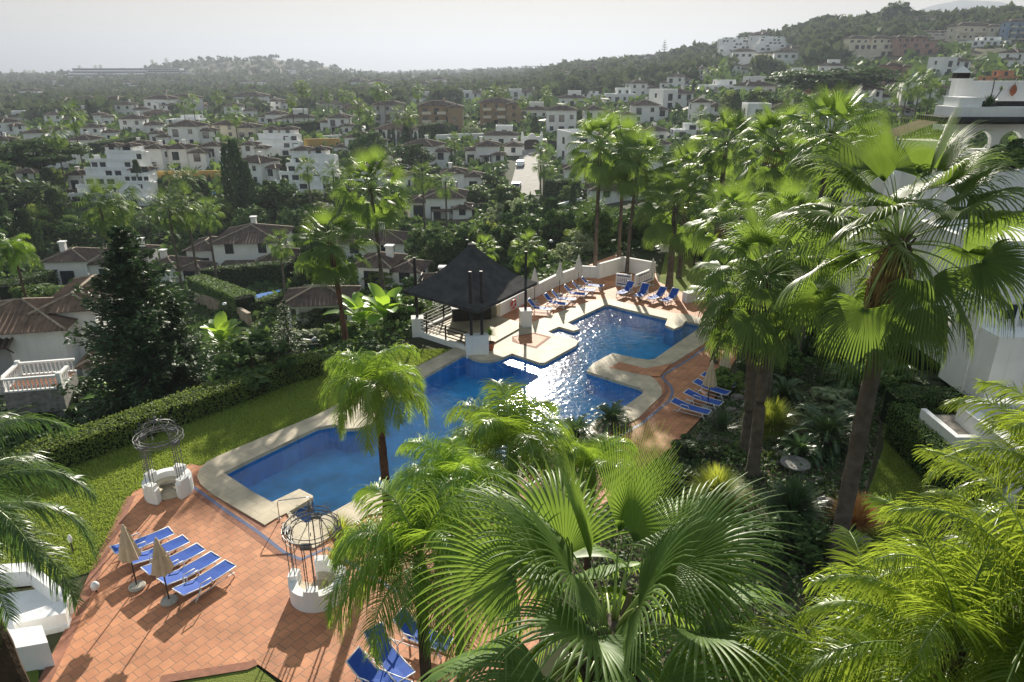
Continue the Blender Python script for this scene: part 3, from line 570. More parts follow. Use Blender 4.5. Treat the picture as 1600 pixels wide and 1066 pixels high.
c,p=feather_crown(20,3.3,95,9,ll=.62,droop=.85,arch=1.1,elmax=75,elmin=-15,lw=.015,stn=5); QD=(SM('crown',c,M['feather_d']),pet_mesh(p,.022,M['stalk'],5))
queen(588,610,23,'queen palm with drooping bright fronds and dark trunk standing at the pool edge',QA,1.0,r=.17,rz=.6,lean=-4)
queen(655,872,11.5,'dense feather palm hanging over the sun loungers, left of the big fan palm',QB,.86,r=.14,rz=.3)
queen(800,700,15.5,'feather palm in front of the glittering water, tip of its fronds over the pool',QB,.80,r=.14,rz=1.9)
queen(710,760,13.5,'feather palm between the pool edge and the big bottom fan palm',QB,.62,r=.12,rz=2.9)
queen(925,735,16,'drooping feather palm right behind the upright leaf of the big fan palm',QB,.62,r=.12,rz=4.0)
queen(-95,800,7.9,'tall feather palm at the left edge, dark curved trunk in the lower left corner',QD,.74,r=.19,rz=.2,lean=-60,shaft=False)
queen(1490,1015,4.3,'yellow-green feather palm in the lower right corner with one upright frond',QC,.56,r=.11,rz=1.1,shaft=False)
queen(1665,760,6.0,'yellow-green feather palm cut by the right edge in front of the white terrace',QC,.55,r=.11,rz=2.6,shaft=False)
queen(1620,960,4.4,'feather palm behind the lower right corner with drooping glossy fronds',QC,.58,r=.11,rz=.1,shaft=False)
queen(1350,1150,4.6,'darker feather palm along the bottom edge right of the big fan palm',QC,.7,r=.1,rz=3.3,shaft=False)
queen(-25,385,60,'feather palm at the far left edge beyond the dark hedge',QD,.9,r=.16,shaft=False)
queen(22,395,62,'drooping palm with two thin stems left of the grey villa roof',QA,.95,r=.12,rz=1,shaft=False)
# ---------------------------------------------------------------- cycads and rosettes
def rosette(name,cat,label,px,py,rpx,mesh_kind,Y=None):
    P=GP(px,py) if Y is None else (AT(px,py,Y)[0],Y,H1(AT(px,py,Y)[0],Y)); s=rpx*DEP(P)/FP
    return mesh_kind.put(P,rnd.uniform(0,6),label,None,s,cat,name)
def ros_proto(name,cat,crown,pet,m,th=.25,tr=.14):
    t=thing(name,None,cat); mb=MB(); mb.tube([(0,0,-.1),(0,0,th)],[tr,tr*.9],9); mb.build('stem',M['bark'],t); link('fronds',SM('fronds',crown,m),t,(0,0,th)); link('leaf_stalks',pet_mesh(pet,.012,M['stalk']),t,(0,0,th)); return Kind(t)
c,p=feather_crown(46,1.05,42,21,ll=.17,droop=.12,arch=1.0,elmax=80,elmin=5,lw=.012,stn=3,vee=.45,stiff=True); CY=ros_proto('sago_palm','cycad',c,p,M['cycad'])
def spikes(n,L,wd,seed,el0=85,el1=5,droop=.2,stn=4):
    rng=np.random.default_rng(seed); az=rng.uniform(0,6.28,n); el=np.radians(el1+(el0-el1)*rng.uniform(0,1,n)**.8); d=np.stack([np.cos(az)*np.cos(el),np.sin(az)*np.cos(el),np.sin(el)],1); s=np.stack([-np.sin(az),np.cos(az),0*az],1)
    P=np.zeros((n,stn,2,3)); cur=d*0.03*L+np.stack([np.cos(az),np.sin(az),0*az],1)*.08*L*rng.uniform(0,1,(n,1)); LL=L*rng.uniform(.7,1.1,n)
    for k in range(stn):
        w=wd*(1-k/(stn-1))**.7+.001; P[:,k,0]=cur-s*w; P[:,k,1]=cur+s*w; d=norm(d+DOWN*droop*(k+1)/stn); cur=cur+d*(LL/(stn-1))[:,None]
    return P
def spike_proto(name,cat,P,m,part='leaves'):
    t=thing(name,None,cat); link(part,strips(part,P,m,False),t); mb=MB(); mb.tube([(0,0,-.1),(0,0,.12)],[.12,.08],7); mb.build('crown_base',M['bark'],t); return Kind(t)
GR=spike_proto('ornamental_grass','grass clump',spikes(2600,1.15,.012,1,88,8,.55,5),M['grassclump'],'blades')
TG_=spike_proto('tan_grass','grass clump',spikes(1500,1.1,.011,2,88,30,.35,4),M['tangrass'],'blades')
YU=spike_proto('yucca','plant',spikes(170,1.0,.035,3,88,-5,.05,3),M['cycad'])
DF=spike_proto('dwarf_palm','palm shrub',spikes(900,1.0,.022,4,88,0,.35,4),M['cycad'])
for lb,px,py,r in [('dark sago palm left of the two-trunk palms base path',1224,628,40),('silvery sago palm behind the tall right trunk',1328,612,50),('largest sago palm with shiny arching fronds left of the tall right trunk',1288,700,68),('sago palm at the pool terrace edge above the big fan palm',955,668,40),('sago palm half hidden behind the silvery sago palm',1395,600,38),('low sago palm in front of the largest one, by the flat stone',1248,718,42),('dark sago palm left of the big upright fan leaf',900,690,40)]:
    rosette('sago_palm','cycad',lb,px,py,r,CY)
for lb,px,py,r,K,n,cat in [('round yellow-green grass clump beside the foot of the twin palm trunks',1117,785,50,GR,'ornamental_grass','grass clump'),('grass clump with golden top right behind the twin palm trunks',1205,675,46,GR,'ornamental_grass','grass clump'),('tan feathery grass on both sides of the tall right trunk',1338,822,46,TG_,'tan_grass','grass clump'),('spiky green yucca below the cream umbrella and loungers',1128,672,34,YU,'yucca','plant'),('dark bushy dwarf palm in the lower garden bed',1238,800,55,DF,'dwarf_palm','palm shrub'),('spiky plant by the far palm trunks behind the pool',1012,392,26,YU,'yucca','plant'),('small rust coloured grass tuft in the garden bed',1110,700,9,TG_,'tan_grass','grass clump'),('low dark dwarf palm under the right feather palms',1300,880,50,DF,'dwarf_palm','palm shrub'),('spiky shrub under the crown of the twin palms',1245,560,40,DF,'dwarf_palm','palm shrub')]:
    rosette(n,cat,lb,px,py,r,K)
# banana-like plants
def banana_proto():
    rng=np.random.default_rng(5); n=16; S=8; P=np.zeros((n,S,3,3)); 
    for i in range(n):
        az=i*2.4; el=R(82-50*i/n); h=np.array([math.cos(az),math.sin(az),0]); s=np.array([-math.sin(az),math.cos(az),0]); cur=np.array([0,0,.25]); e=el; L=rng.uniform(.75,1.05)
        for k in range(S):
            d=h*math.cos(e)+np.array([0,0,math.sin(e)]); w=.17*math.sin(math.pi*min(1,max(0,(k-1.6)/(S-2.4))))**.6 if k>1 else .012; up=np.cross(s,d)*-1
            P[i,k,0]=cur-s*w+up*w*.35; P[i,k,1]=cur; P[i,k,2]=cur+s*w+up*w*.35; cur=cur+d*L/(S-1); e-=R(9)
    t=thing('banana_plant',None,'plant'); link('leaves',strips('leaves',P,M['banana']),t); mb=MB()
    for k in range(4): mb.tube([(.05*math.cos(k*1.6),.05*math.sin(k*1.6),-.1),(.02*math.cos(k*1.6),.02*math.sin(k*1.6),.4)],[.045,.03],7)
    mb.build('stem',M['stalk'],t); return Kind(t)
BA=banana_proto()
for lb,px,py,hp in [('bright broad-leaved bird of paradise clump behind the left hedge',198,645,62),('bright broad-leaved plant below the dark conifer',350,552,58),('broad-leaved plant left of the pavilion, nearer the palm trunk',568,520,62),('broad-leaved plant with yellow lower leaves close to the pavilion',603,515,66),('broad-leaved plant in shade right of the tall right trunk',1362,560,66),('broad-leaved plant with a yellow leaf behind the grass clump',1308,555,50),('broad bright plant behind the pavilion roof apex',762,430,46),('broad-leaved plant beside the white wall of the right building',1420,520,44)]:
    P=GP(px,py); BA.put(P,rnd.uniform(0,6),lb,None,hp*DEP(P)/FP*1.0,'plant')
# ---------------------------------------------------------------- tree and shrub kinds
T1=tree_proto('broadleaf_tree','tree',M['leaf_m'],3800,46,.42,.6,.4,.042,1)
T2=tree_proto('broadleaf_tree','tree',M['leaf_d'],3800,40,.46,.58,.40,.045,2)
T3=tree_proto('broadleaf_tree','tree',M['leaf_l'],3000,36,.44,.56,.42,.045,3)
T4=tree_proto('umbrella_pine','pine tree',M['leaf_d'],6500,70,.62,.76,.24,.04,4,'flat',.8,trunk=.04)
T5=tree_proto('olive_tree','tree',M['leaf_g'],3200,40,.45,.58,.40,.04,5)
def cypress(seed,m,r,n=1800,sz=.035):
    rng=np.random.default_rng(seed); z=rng.uniform(0.04,1,n)**.9; a=rng.uniform(0,6.28,n); rr=r*(np.sin(np.pi*np.clip(z*.80+.14,0,1))**.7)*rng.uniform(.75,1.08,n)*(1+.15*np.sin(a*3+z*9)); p=np.stack([np.cos(a)*rr,np.sin(a)*rr,z],1)
    out=np.stack([np.cos(a),np.sin(a),0*a],1); t=norm(np.array([0,0,1.])+out*.35+rng.normal(0,.25,(n,3))); b=norm(np.cross(t,out+rng.normal(0,.5,(n,3)))); s=(sz*rng.uniform(.6,1.3,n))[:,None]
    P=np.zeros((n,2,2,3)); P[:,0,0]=p-t*s; P[:,0,1]=p-b*s*.4; P[:,1,0]=p+b*s*.4; P[:,1,1]=p+t*s; return P
def cyp_proto(name,seed,m,r,n,sz):
    t=thing(name,None,'cypress'); mb=MB(); mb.tube([(0,0,-.05),(0,0,.5),(0,0,.9)],[.022,.015,.004],6); mb.build('trunk',M['bark'],t); link('crown',strips('crown',cypress(seed,m,r,n,sz),m,False),t); return Kind(t)
CP=cyp_proto('cypress_tree',1,M['conifer'],.085,1500,.03); CP2=cyp_proto('conifer_tree',2,M['conifer'],.2,2200,.035)
def conifer(name,label,cat,loc,h,w,n_wh,per,seed,m,dens_=70,droop=.1,irr=.25):
    rng=np.random.default_rng(seed); t=thing(name,label,cat,loc); mb=MB(); mb.tube([(0,0,-.3),(0,0,h*.5),(0,0,h)],[h*.022,h*.012,h*.002],8); Ps=[]
    for i in range(n_wh):
        f=i/(n_wh-1); z=h*(.08+.9*f); Lb=w*(1-f)**.75*1.0+.08*w
        for j in range(per):
            a=rng.uniform(0,6.28) if irr>.1 else (j*6.283/per+i*.4); L=Lb*(1+irr*rng.normal(0,1)); L=max(.1,L); e=R(18 if irr<.1 else 25)-R(30)*(1-f)+rng.normal(0,.1); h_=np.array([math.cos(a)*math.cos(e),math.sin(a)*math.cos(e),math.sin(e)]); s=np.array([-math.sin(a),math.cos(a),0])
            b=np.array([0,0,z]); mb.tube([b,b+h_*L*.6,b+h_*L+np.array([0,0,.04*L])],[.03*L/2+.01,.015*L/2+.006,.004],3)
            k=int(dens_*L/w)+8; q=rng.uniform(.12,1,k)[:,None]; sp=(.34*L*(1-q*.75))*rng.uniform(-1,1,(k,1)); p=b+h_*L*q+s*sp+np.array([0,0,1])*rng.normal(0,.05*L+.05,(k,1)); 
            tt=norm(h_*.7+s*np.sign(sp)*.7+rng.normal(0,.35,(k,3))); bb=norm(np.cross(tt,np.array([0,0,1.])+rng.normal(0,.6,(k,3)))); sz=(.055*w*rng.uniform(.6,1.4,k))[:,None]
            P=np.zeros((k,2,2,3)); P[:,0,0]=p-tt*sz; P[:,0,1]=p-bb*sz*.36; P[:,1,0]=p+bb*sz*.36; P[:,1,1]=p+tt*sz; Ps.append(P)
    mb.build('trunk',M['bark'],t); link('crown',strips('crown',np.concatenate(Ps),m,False),t); return t
def gat(px,Y,py=533): X=AT(px,py,Y)[0]; return (X,Y,H1(X,Y))
conifer('conifer_tree','big dark conifer with ragged branches right of the near villa','tree',gat(226,39,560),12.2,3.5,36,9,1,M['conifer'],120,irr=.3)
conifer('conifer_tree','lower dark conifer merging into the right side of the biggest conifer','tree',gat(286,40.5,560),8.0,2.0,26,8,2,M['conifer'],90,irr=.3)
conifer('norfolk_pine','small tiered star-branched pine left of the white arched door','tree',gat(449,46,520),5.4,1.5,13,8,3,M['conifer'],50,irr=.05)
conifer('norfolk_pine','tall slender tiered pine on the right hillside skyline','tree',gat(1037,640,90),22,6,12,6,4,M['conifer'],30,irr=.05)
S1=shrub_proto('shrub','shrub',M['leaf_m'],2600,30,11,.07); S2=shrub_proto('shrub','shrub',M['leaf_d'],2600,30,12,.07); S3=shrub_proto('shrub','shrub',M['leaf_l'],2400,26,13,.08); S4=shrub_proto('shrub','shrub',M['leaf_g'],2800,34,14,.07); S5=shrub_proto('flowering_shrub','shrub',M['flower'],700,14,15,.09)
def tput(K,px,py,hpx,wpx,label=None,kw=None,Y=None,cat=None,name=None,wr=.88):
    P=GP(px,py) if Y is None else gat(px,Y,py); d=DEP(P); h=hpx*d/FP*1.04; w_=wpx*d/FP/wr
    o=K.put((P[0],P[1],P[2]-.15),rnd.uniform(0,6.28),label,None,(w_,w_,h),cat,name)
    if label is None: auto(o,kw or 'green tree',(px,py-hpx/2))
    return o
# near garden shrubs: (kind,px,base py,height px,width px,label)
for K,px,py,h,w_,lb in [(S2,405,598,82,120,'large dark rounded shrub above the left lawn corner'),(S1,288,612,58,92,'dense green shrub below the lower conifer'),(S4,470,560,52,90,'grey-green oleander in front of the tiered pine'),(S1,335,600,40,70,'green shrub between the large dark one and the hedge end'),(S1,535,545,46,60,'green shrub left of the broad-leaved plants'),(S4,500,512,34,60,'loose olive coloured shrub beneath the reddish palm trunk'),(S1,632,500,50,60,'round green shrub touching the left pavilion pillar'),(S3,610,448,40,90,'bright leafy shrub row behind the pavilion roof, left part'),(S3,665,430,34,70,'bright leafy shrub behind the left mast of the pavilion'),(S2,575,560,30,60,'low dark shrub at the lawn end by the pavilion'),(S2,640,470,40,50,'dark shrub behind the left pavilion pillar'),(S1,850,425,34,60,'shrub just behind the white wall near the first white umbrella'),(S4,905,408,42,60,'soft grey-green shrub behind the white wall and middle umbrella'),(S3,1140,612,44,52,'bright shrub at the terrace edge beside the blue loungers'),(S4,1292,650,52,80,'pale silvery euphorbia shrub above the largest sago palm'),(S3,1210,718,20,26,'small bright green shrub in front of the golden grass'),(S2,1080,712,34,70,'dark low shrub at the lower deck edge'),(S1,1160,715,24,50,'small green shrub left of the twin trunks foot'),(S2,1050,760,40,80,'dark shrub behind the fan palm right leaves'),(S1,1385,610,34,60,'leafy shrub right of the tall trunk, catching sun'),(S4,1440,605,26,80,'low grey-green shrub at the lawn end near the tall clipped hedge'),(S2,1250,520,60,90,'dark tall shrub behind the sago palms, left part'),(S2,1320,530,60,90,'dark tall shrub behind the sago palms, right part'),(S1,1290,560,40,70,'green shrub between the sago palms'),(S2,1180,590,50,50,'dark shrub behind the twin palm trunks'),(S1,1100,400,50,70,'green shrub on the far lawn edge, right part'),(S1,1020,380,50,70,'leafy shrub left of the thick-trunk palm'),(S5,988,378,22,26,'yellow leaved plant left of the thick-trunk palm'),(S5,1030,366,20,24,'yellow leaved plant just behind the thick-trunk palm'),(S1,1065,385,30,40,'round shrub on the far lawn'),(S2,960,392,36,60,'dark shrub between the trio of trunks'),(S1,890,392,40,60,'green shrub left of the trio of trunks'),(S2,120,640,50,120,'brownish shrub behind the left hedge under the balustrade terrace'),(S4,60,650,44,110,'dry olive shrub left of the balustrade terrace'),(S2,1245,870,70,110,'dark shrub in the lower right garden bed'),(S2,1180,850,50,90,'dark green shrub right of the yellow-green grass'),(S1,1395,880,44,60,'shrub beside the lower right lawn edge'),(S2,30,690,40,90,'dark shrub at the left end of the hedge'),(S2,250,640,40,80,'dark shrub between bird of paradise and the hedge'),(S3,1060,740,20,40,'light low shrub at the deck corner'),(S1,700,455,26,50,'shrub hidden behind the pavilion roof'),(S2,800,445,40,50,'dark shrub right of the pavilion roof'),(S3,560,500,34,44,'bright shrub at the foot of the tall palm')]:
    tput(K,px,py,h,w_,lb,name=None)
# ---------------------------------------------------------------- hedges
def hedge(label,pts,wd,h,m=None,n=None,z0=None,size=.09,world=False):
    Q=[Vector(p) if world else Vector(GP(*p)) for p in pts]; mb=MB(); Ps=[]; rng=np.random.default_rng(int(abs(Q[0].x)*10)); o0=Q[0].copy()
    t=thing('hedge',label,'hedge',o0)
    for a,b in zip(Q[:-1],Q[1:]):
        L=(b-a).length; K=max(1,int(L/3)); 
        for k in range(K):
            c=a.lerp(b,(k+.5)/K)-o0; l=L/K; dr=(b-a); rz=math.atan2(dr.y,dr.x); mb.box((c.x,c.y,c.z+h*.47-.2),(l*1.0,wd*.86,h*.94+.4),rz)
        k=int(L*(wd+2*h)*(n or 260)); u=rng.uniform(-.01,1.01,k); s=rng.uniform(-.5,.5,k); side=rng.choice(3,k,p=[h/(wd+2*h),h/(wd+2*h),wd/(wd+2*h)])
        tx=np.array([b.x-a.x,b.y-a.y,b.z-a.z]); tn=norm(tx); sd_=np.array([-tn[1],tn[0],0]); sd_/=np.linalg.norm(sd_)
        off=np.where(side==0,-.5,np.where(side==1,.5,s)); zz=np.where(side==2,1.0,rng.uniform(0,1,k)); p=(np.array(a)-np.array(o0))[None]+tx*u[:,None]+sd_*(off*wd)[:,None]+np.array([0,0,1.])*(zz*h)[:,None]+rng.normal(0,.05,(k,3))
        nv=norm(np.where((side==2)[:,None],np.array([0,0,1.]),sd_*np.sign(off)[:,None])+rng.normal(0,.6,(k,3))); tt=norm(np.cross(nv,rng.normal(0,1,(k,3)))); bb=np.cross(nv,tt); sz=(size*rng.uniform(.6,1.3,k))[:,None]*.7
        P=np.zeros((k,2,2,3)); P[:,0,0]=p-tt*sz; P[:,0,1]=p-bb*sz*.6; P[:,1,0]=p+bb*sz*.6; P[:,1,1]=p+tt*sz; Ps.append(P)
    mb.build('branches',M['hedgecore'],t); link('foliage',strips('foliage',np.concatenate(Ps),m or M['leaf_m'],False),t); land(label,*PX(o0+Vector((0,0,h)))); return t
hedge('long low hedge with yellowish top along the left lawn',[(18,752),(110,722),(250,672),(400,616),(455,594),(500,584)],1.3,1.15,M['leaf_l'],330,size=.08)
hedge('dark hedge right of the near villa roof',[(5,478),(80,452)],2.5,2.6,M['leaf_d'],90,size=.16)
hedge('tall clipped hedge around the villa pool, upper run',[(325,452),(455,442)],2,2.8,M['leaf_d'],80,size=.16)
hedge('clipped hedge above the brown stone wall',[(310,462),(388,498)],2.2,2.6,M['leaf_m'],90,size=.15)
hedge('dark hedge under the carport roof',[(480,480),(560,462)],1.6,1.8,M['leaf_d'],90,size=.15)
hedge('hedge below the small villa pool',[(372,500),(450,478)],1.4,1.5,M['leaf_m'],90,size=.14)
hedge('dark wide hedge around the row of white town houses',[(150,245),(222,232)],4,4,M['leaf_d'],30,size=.3)
hedge('dark hedge right of the paved street',[(852,310),(905,308)],3,3.5,M['leaf_d'],30,size=.25)
hedge('high hedge terrace beside the entrance drive',[(862,240),(900,235)],6,3.5,M['leaf_d'],25,size=.3)
hedge('long hedge on the slope above the yellow wall',[(445,215),(520,205)],4,4.5,M['leaf_d'],25,size=.3)
hedge('dark hedge beside the reddish roof',[(650,222),(690,215)],4,5,M['leaf_d'],25,size=.3)
hedge('long dark hedge near the orange villa',[(1130,188),(1255,180)],4,5,M['leaf_d'],20,size=.3)
hedge('trimmed box hedge tallest of the steps below the white building',[(1482,600),(1508,560)],1.2,2.6,M['leaf_d'],300,size=.07)
hedge('second trimmed hedge under the white stepped parapets',[(1512,625),(1560,630)],1.5,1.9,M['leaf_d'],260,size=.07)
# ---------------------------------------------------------------- pavilion
C0=Vector((-2.55,43.5,0)); L_=Vector((-6.85,42.5,0)); F_=Vector((-2.0,38.5,0)); R_=Vector((1.65,44.4,0)); B_=Vector((-3.2,48.5,0))
t=thing('pool_pavilion','open pavilion with black pyramid roof on black posts beside the pool','pavilion',C0)
land('black pavilion roof',735,430)
def loc_(v,z=0): return (v.x-C0.x,v.y-C0.y,z)
cor=[L_,F_,R_,B_]; ap=(0,0,5.75); mb=MB()
for i in range(4):
    a,b=cor[i],cor[(i+1)%4]; K=7
    for k in range(K):
        V=[]
        for kk in (k,k+1):
            q=kk/K; sag=-.35*math.sin(math.pi*q)
            for e in (a,b): V.append((( e.x-C0.x)*(1-q),(e.y-C0.y)*(1-q),3.0+2.75*q+sag+.012*kk))
        mb.add([V[0],V[1],V[3],V[2]],[(0,1,2,3)])
        # shingle lip
        mb.add([V[0],V[1],(V[1][0],V[1][1],V[1][2]-.03),(V[0][0],V[0][1],V[0][2]-.03)],[(3,2,1,0)])
    mb.add([(a.x-C0.x,a.y-C0.y,3.0),(b.x-C0.x,b.y-C0.y,3.0),(b.x-C0.x,b.y-C0.y,2.82),(a.x-C0.x,a.y-C0.y,2.82)],[(3,2,1,0)])
mb.add([loc_(c_,2.84) for c_ in cor]+[(0,0,5.2)],[(1,0,4),(2,1,4),(3,2,4),(0,3,4)])
mb.lathe([(.3,5.62),(.25,5.76),(.05,5.82)],(0,0,0),8); mb.build('roof',M['dgrey'],t)
for k,(c_,n_) in enumerate(((L_,1),(F_,2),(R_,1),(B_,1))):
    p=C0+(c_-C0)*.82; ps=[p] if n_==1 else [p+Vector((-.33,0,0)),p+Vector((.30,.1,0))]
    for q in ps: MB().box((q.x-C0.x,q.y-C0.y,2.95),(.17,.17,4.3)).build('post',M['wood'],t)
    w_=.75 if n_==1 else 1.35; hh=1.1
    mb=MB().box((p.x-C0.x,p.y-C0.y,hh/2-.1),(w_,.75,hh+.2),R(8)); mb.box((p.x-C0.x,p.y-C0.y,hh+.04),(w_+.04,.79,.08),R(8)); mb.build('pillar',M['white'],t)
fl=[C0+(c_-C0)*.84 for c_ in cor]
MB().prism([(v.x-C0.x,v.y-C0.y) for v in fl],-.4,.14).build('floor',M['coping'],t)
for a,b in ((0,1),(3,0)):
    p,q=fl[a]-C0,fl[b]-C0; d=q-p; rz=math.atan2(d.y,d.x); c_=(p+q)/2
    MB().box((c_.x,c_.y,.05),(d.length-.8,.22,.5),rz).build('base_wall',M['white'],t)
    mb=MB()
    for z in (.5,.72,.94,1.16): mb.box((c_.x,c_.y,z),(d.length-.7,.05,.05),rz)
    for f in (.18,.5,.82): e=p.lerp(q,f); mb.box((e.x,e.y,.72),(.07,.08,.98),rz)
    mb.build('railing',M['wood'],t)
mb=MB().box((-.2,1.8,.55),(2.6,.7,.9),.2); mb.box((-.2,1.8,1.03),(2.8,.9,.07),.2); mb.build('counter',M['wood'],t)
# ---------------------------------------------------------------- white pool walls
def wall(label,pts,h,th,m='white',name='garden_wall',cap=True,cat='wall',world=False,zoff=0):
    Q=[Vector(p) if world else Vector(GP(*p)) for p in pts]; o0=Q[0].copy(); t=thing(name,label,cat,o0); mb=MB(); mc=MB()
    for a,b in zip(Q[:-1],Q[1:]):
        d=b-a; n=Vector((-d.y,d.x,0)).normalized()*th/2; V=[]
        for q in (a,b):
            for s in (-1,1): p=q+n*s-o0; V+=[(p.x,p.y,p.z-1.0+zoff),(p.x,p.y,p.z+h+zoff)]
        F=[(0,4,5,1),(2,3,7,6),(1,5,7,3),(0,1,3,2),(4,6,7,5)]; mb.add(V,F)
        if cap:
            n2=n*1.25; V=[]
            for q in (a,b):
                for s in (-1,1): p=q+n2*s-o0; V+=[(p.x,p.y,p.z+h+zoff+.002),(p.x,p.y,p.z+h+.06+zoff)]
            mc.add(V,F+[(0,2,6,4)])
    mb.build('wall_face',M[m],t)
    if cap: mc.build('coping_stone',M[m],t)
    return t
wall('long white wall behind the row of blue and white loungers',[(779,497),(825,472),(868,450),(907,434),(934,436)],.95,.22)
wall('white wall of the shower enclosure at the far pool corner',[(934,437),(973,426),(1022,434)],1.25,.22)
wall('cream wall section behind the pavilion with the lifebuoy side',[(752,492),(779,498)],.95,.4,'white2')
def sign_wall(label,a,b,h):
    A=Vector(G(*a)); B=Vector(G(*b)); d=B-A; rz=math.atan2(d.y,d.x); t=thing('tiled_wall',label,'wall',A,rz); L=d.length
    MB().box((L/2,0,h/2),(L,.2,h)).build('wall_face',M['white'],t)
    mb=MB()
    for z in (.2,h-.14): mb.box((L/2,-.104,z),(L*.8,.01,.09))
    for k in range(6):
        x=L*(.15+.14*k); mb.box((x,-.104,h*.52),(.035,.01,h*.34))
        mb.box((x+.07,-.104,h*(.4+.08*(k%3))),(.09,.01,.03))
    mb.build('tile_motif',M['tube'],t)
sign_wall('white wall with blue tile motif left of the loungers at the far pool corner',(962,446),(986,449),1.0)
sign_wall('white side wall with blue tile motif facing the far lawn',(992,449),(1020,437),1.0)
wall('short white wall right of the four blue loungers',[(1069,474),(1108,466)],.75,.5)
# lifebuoy
P=Vector(G(800,486)); t=thing('lifebuoy','red and white lifebuoy hanging on the cream wall beside the pavilion','lifebuoy',(P.x,P.y,.62)); A=Vector(G(779,497)); Bv=Vector(G(825,472)); d=(Bv-A).normalized(); n=Vector((d.y,-d.x,0)); 
P=A.lerp(Bv,.42)+n*.19; t.location=(P.x,P.y,.55)
mb=MB(); mb.tube([d*math.cos(a)*.27+Vector((0,0,1))*math.sin(a)*.27 for a in [k*math.pi/12 for k in range(24)]],.075,8,closed=True); mb.build('ring',M['red'],t,True)
mb=MB()
for k in range(4):
    a=k*math.pi/2+.4; mb.tube([d*math.cos(a+q)*.27+Vector((0,0,1))*math.sin(a+q)*.27 for q in (-.15,0,.15)],.08,8)
mb.build('band',M['frame_w'],t,True)
# ---------------------------------------------------------------- lounger, umbrella
def lounger(back,seatlift=0.0):
    t=thing('sun_lounger',None,'sun lounger'); L=1.95; w_=.62; hb=.36; sp=1.2
    prof=[(0,hb-.01),(.5,hb-.025),(sp,hb)]; e=R(back); rem=L-sp
    for k in range(1,5): prof.append((sp+rem*k/4*math.cos(e),hb+rem*k/4*math.sin(e)))
    mb=MB(); V=[];
    for x,z in prof:
        for y in (-.27,0,.27): V.append((x,y,z+(-.012 if y==0 else 0)))
    V2=[(x,y,z-.03) for x,y,z in V]; n=len(prof); F=[]
    for k in range(n-1):
        for j in range(2): a=3*k+j; F+=[(a,a+3,a+4,a+1),(a+3*n,a+1+3*n,a+4+3*n,a+3+3*n)]
        a=3*k; F+=[(a,a+3*n,a+3+3*n,a+3),(a+2,a+5,a+5+3*n,a+2+3*n)]
    F+=[(0,1,1+3*n,3*n),(1,2,2+3*n,1+3*n)]; a=3*(n-1); F+=[(a,a+3*n,a+1+3*n,a+1),(a+1,a+1+3*n,a+2+3*n,a+2)]
    mb.add(V+V2,F); mb.build('sling',M['blue_fabric'],t,False)
    mb=MB()
    for y in (-.3,.3): mb.tube([(x,y,z-.01) for x,z in prof],.022,6)
    for x,z in (prof[0],prof[-1]): mb.tube([(x,-.3,z-.01),(x,.3,z-.01)],.022,6)
    mb.tube([(sp,-.3,hb-.03),(sp,.3,hb-.03)],.02,6)
    for y in (-.3,.3): mb.tube([(.1,y,.14),(1.75,y,.14)],.018,6)
    mb.build('frame',M['frame_w'],t,True)
    for x0,x1 in ((.28,.12),(1.35,1.6)):
        for y in (-.31,.31): m2=MB(); m2.tube([(x0,y,hb-.02),((x0+x1)/2,y,.16),(x1,y,0)],[.03,.026,.026],6); m2.build('leg',M['frame_w'],t,True)
    for y in (-.34,.34): m2=MB(); m2.tube([(.95,y,hb),(.98,y,hb+.19),(1.35,y,hb+.2),(1.42,y,hb+.02)],.02,6); m2.build('armrest',M['frame_w'],t,True)
    return Kind(t)
LF=lounger(12); LR=lounger(48)
def place_l(K,A,B,label,group):   # A foot, B head pixel at seat height
    a=Vector(G(*A,.33)); b=Vector(G(*B,.33)); d=b-a; c_=(a+b)/2; rz=math.atan2(d.y,d.x); o=c_-d.normalized()*.97
    return K.put((o.x,o.y,.06 if False else .012),rz,label,group)
g1='flat blue loungers on the terracotta deck'
nm=['leftmost blue lounger of the five, partly behind the first cream umbrella','second blue lounger from the left of the five','middle blue lounger of the five, behind the second cream umbrella','fourth blue lounger of the five, its foot beside the umbrella base','rightmost blue lounger of the five, standing a little apart']
for i in range(5):
    A=((720+102*i)/3.9475,796+(272+63*i)/3.9475); B=((1040+90*i)/3.9475,796+(140+52*i)/3.9475); place_l(LF,B,A,nm[i],g1)
ordw=['first','second','third','fourth','fifth','sixth']
hd=[(110,690),(210,655),(250,635),(325,600),(375,580),(435,550)]; ft=[(215,722),(312,690),(365,662),(440,630),(490,605),(540,580)]
for i in range(6): place_l(LR,(800+ft[i][0]/3.9475,300+ft[i][1]/3.9475),(800+hd[i][0]/3.9475,300+(hd[i][1]+22)/3.9475),f'{ordw[i]} raised-back blue lounger from the left along the long white wall','loungers along the long white wall')
hd=[(730,590),(832,595),(930,625),(1005,635)]; ft=[(672,622),(770,648),(860,655),(945,668)]
for i in range(4): place_l(LR,(800+ft[i][0]/3.9475,300+ft[i][1]/3.9475),(800+hd[i][0]/3.9475,300+(hd[i][1]+8)/3.9475),f'{ordw[i]} of the four blue loungers from the left at the far right pool end','loungers at the far right end of the pool')
for i,(A,B) in enumerate([((1190,408),(1015,362)),((1250,350),(1110,310)),((1295,285),(1165,245)),((1330,235),(1225,205))]):
    place_l(LF,(800+A[0]/3.9475,540+A[1]/3.9475),(800+B[0]/3.9475,540+B[1]/3.9475),['nearest blue lounger on the right terrace, in front of the umbrella','second blue lounger on the right terrace, its middle behind the umbrella','third blue lounger on the right terrace, behind the umbrella','farthest blue lounger on the right terrace, next to the bright shrub'][i],'loungers on the right terrace')
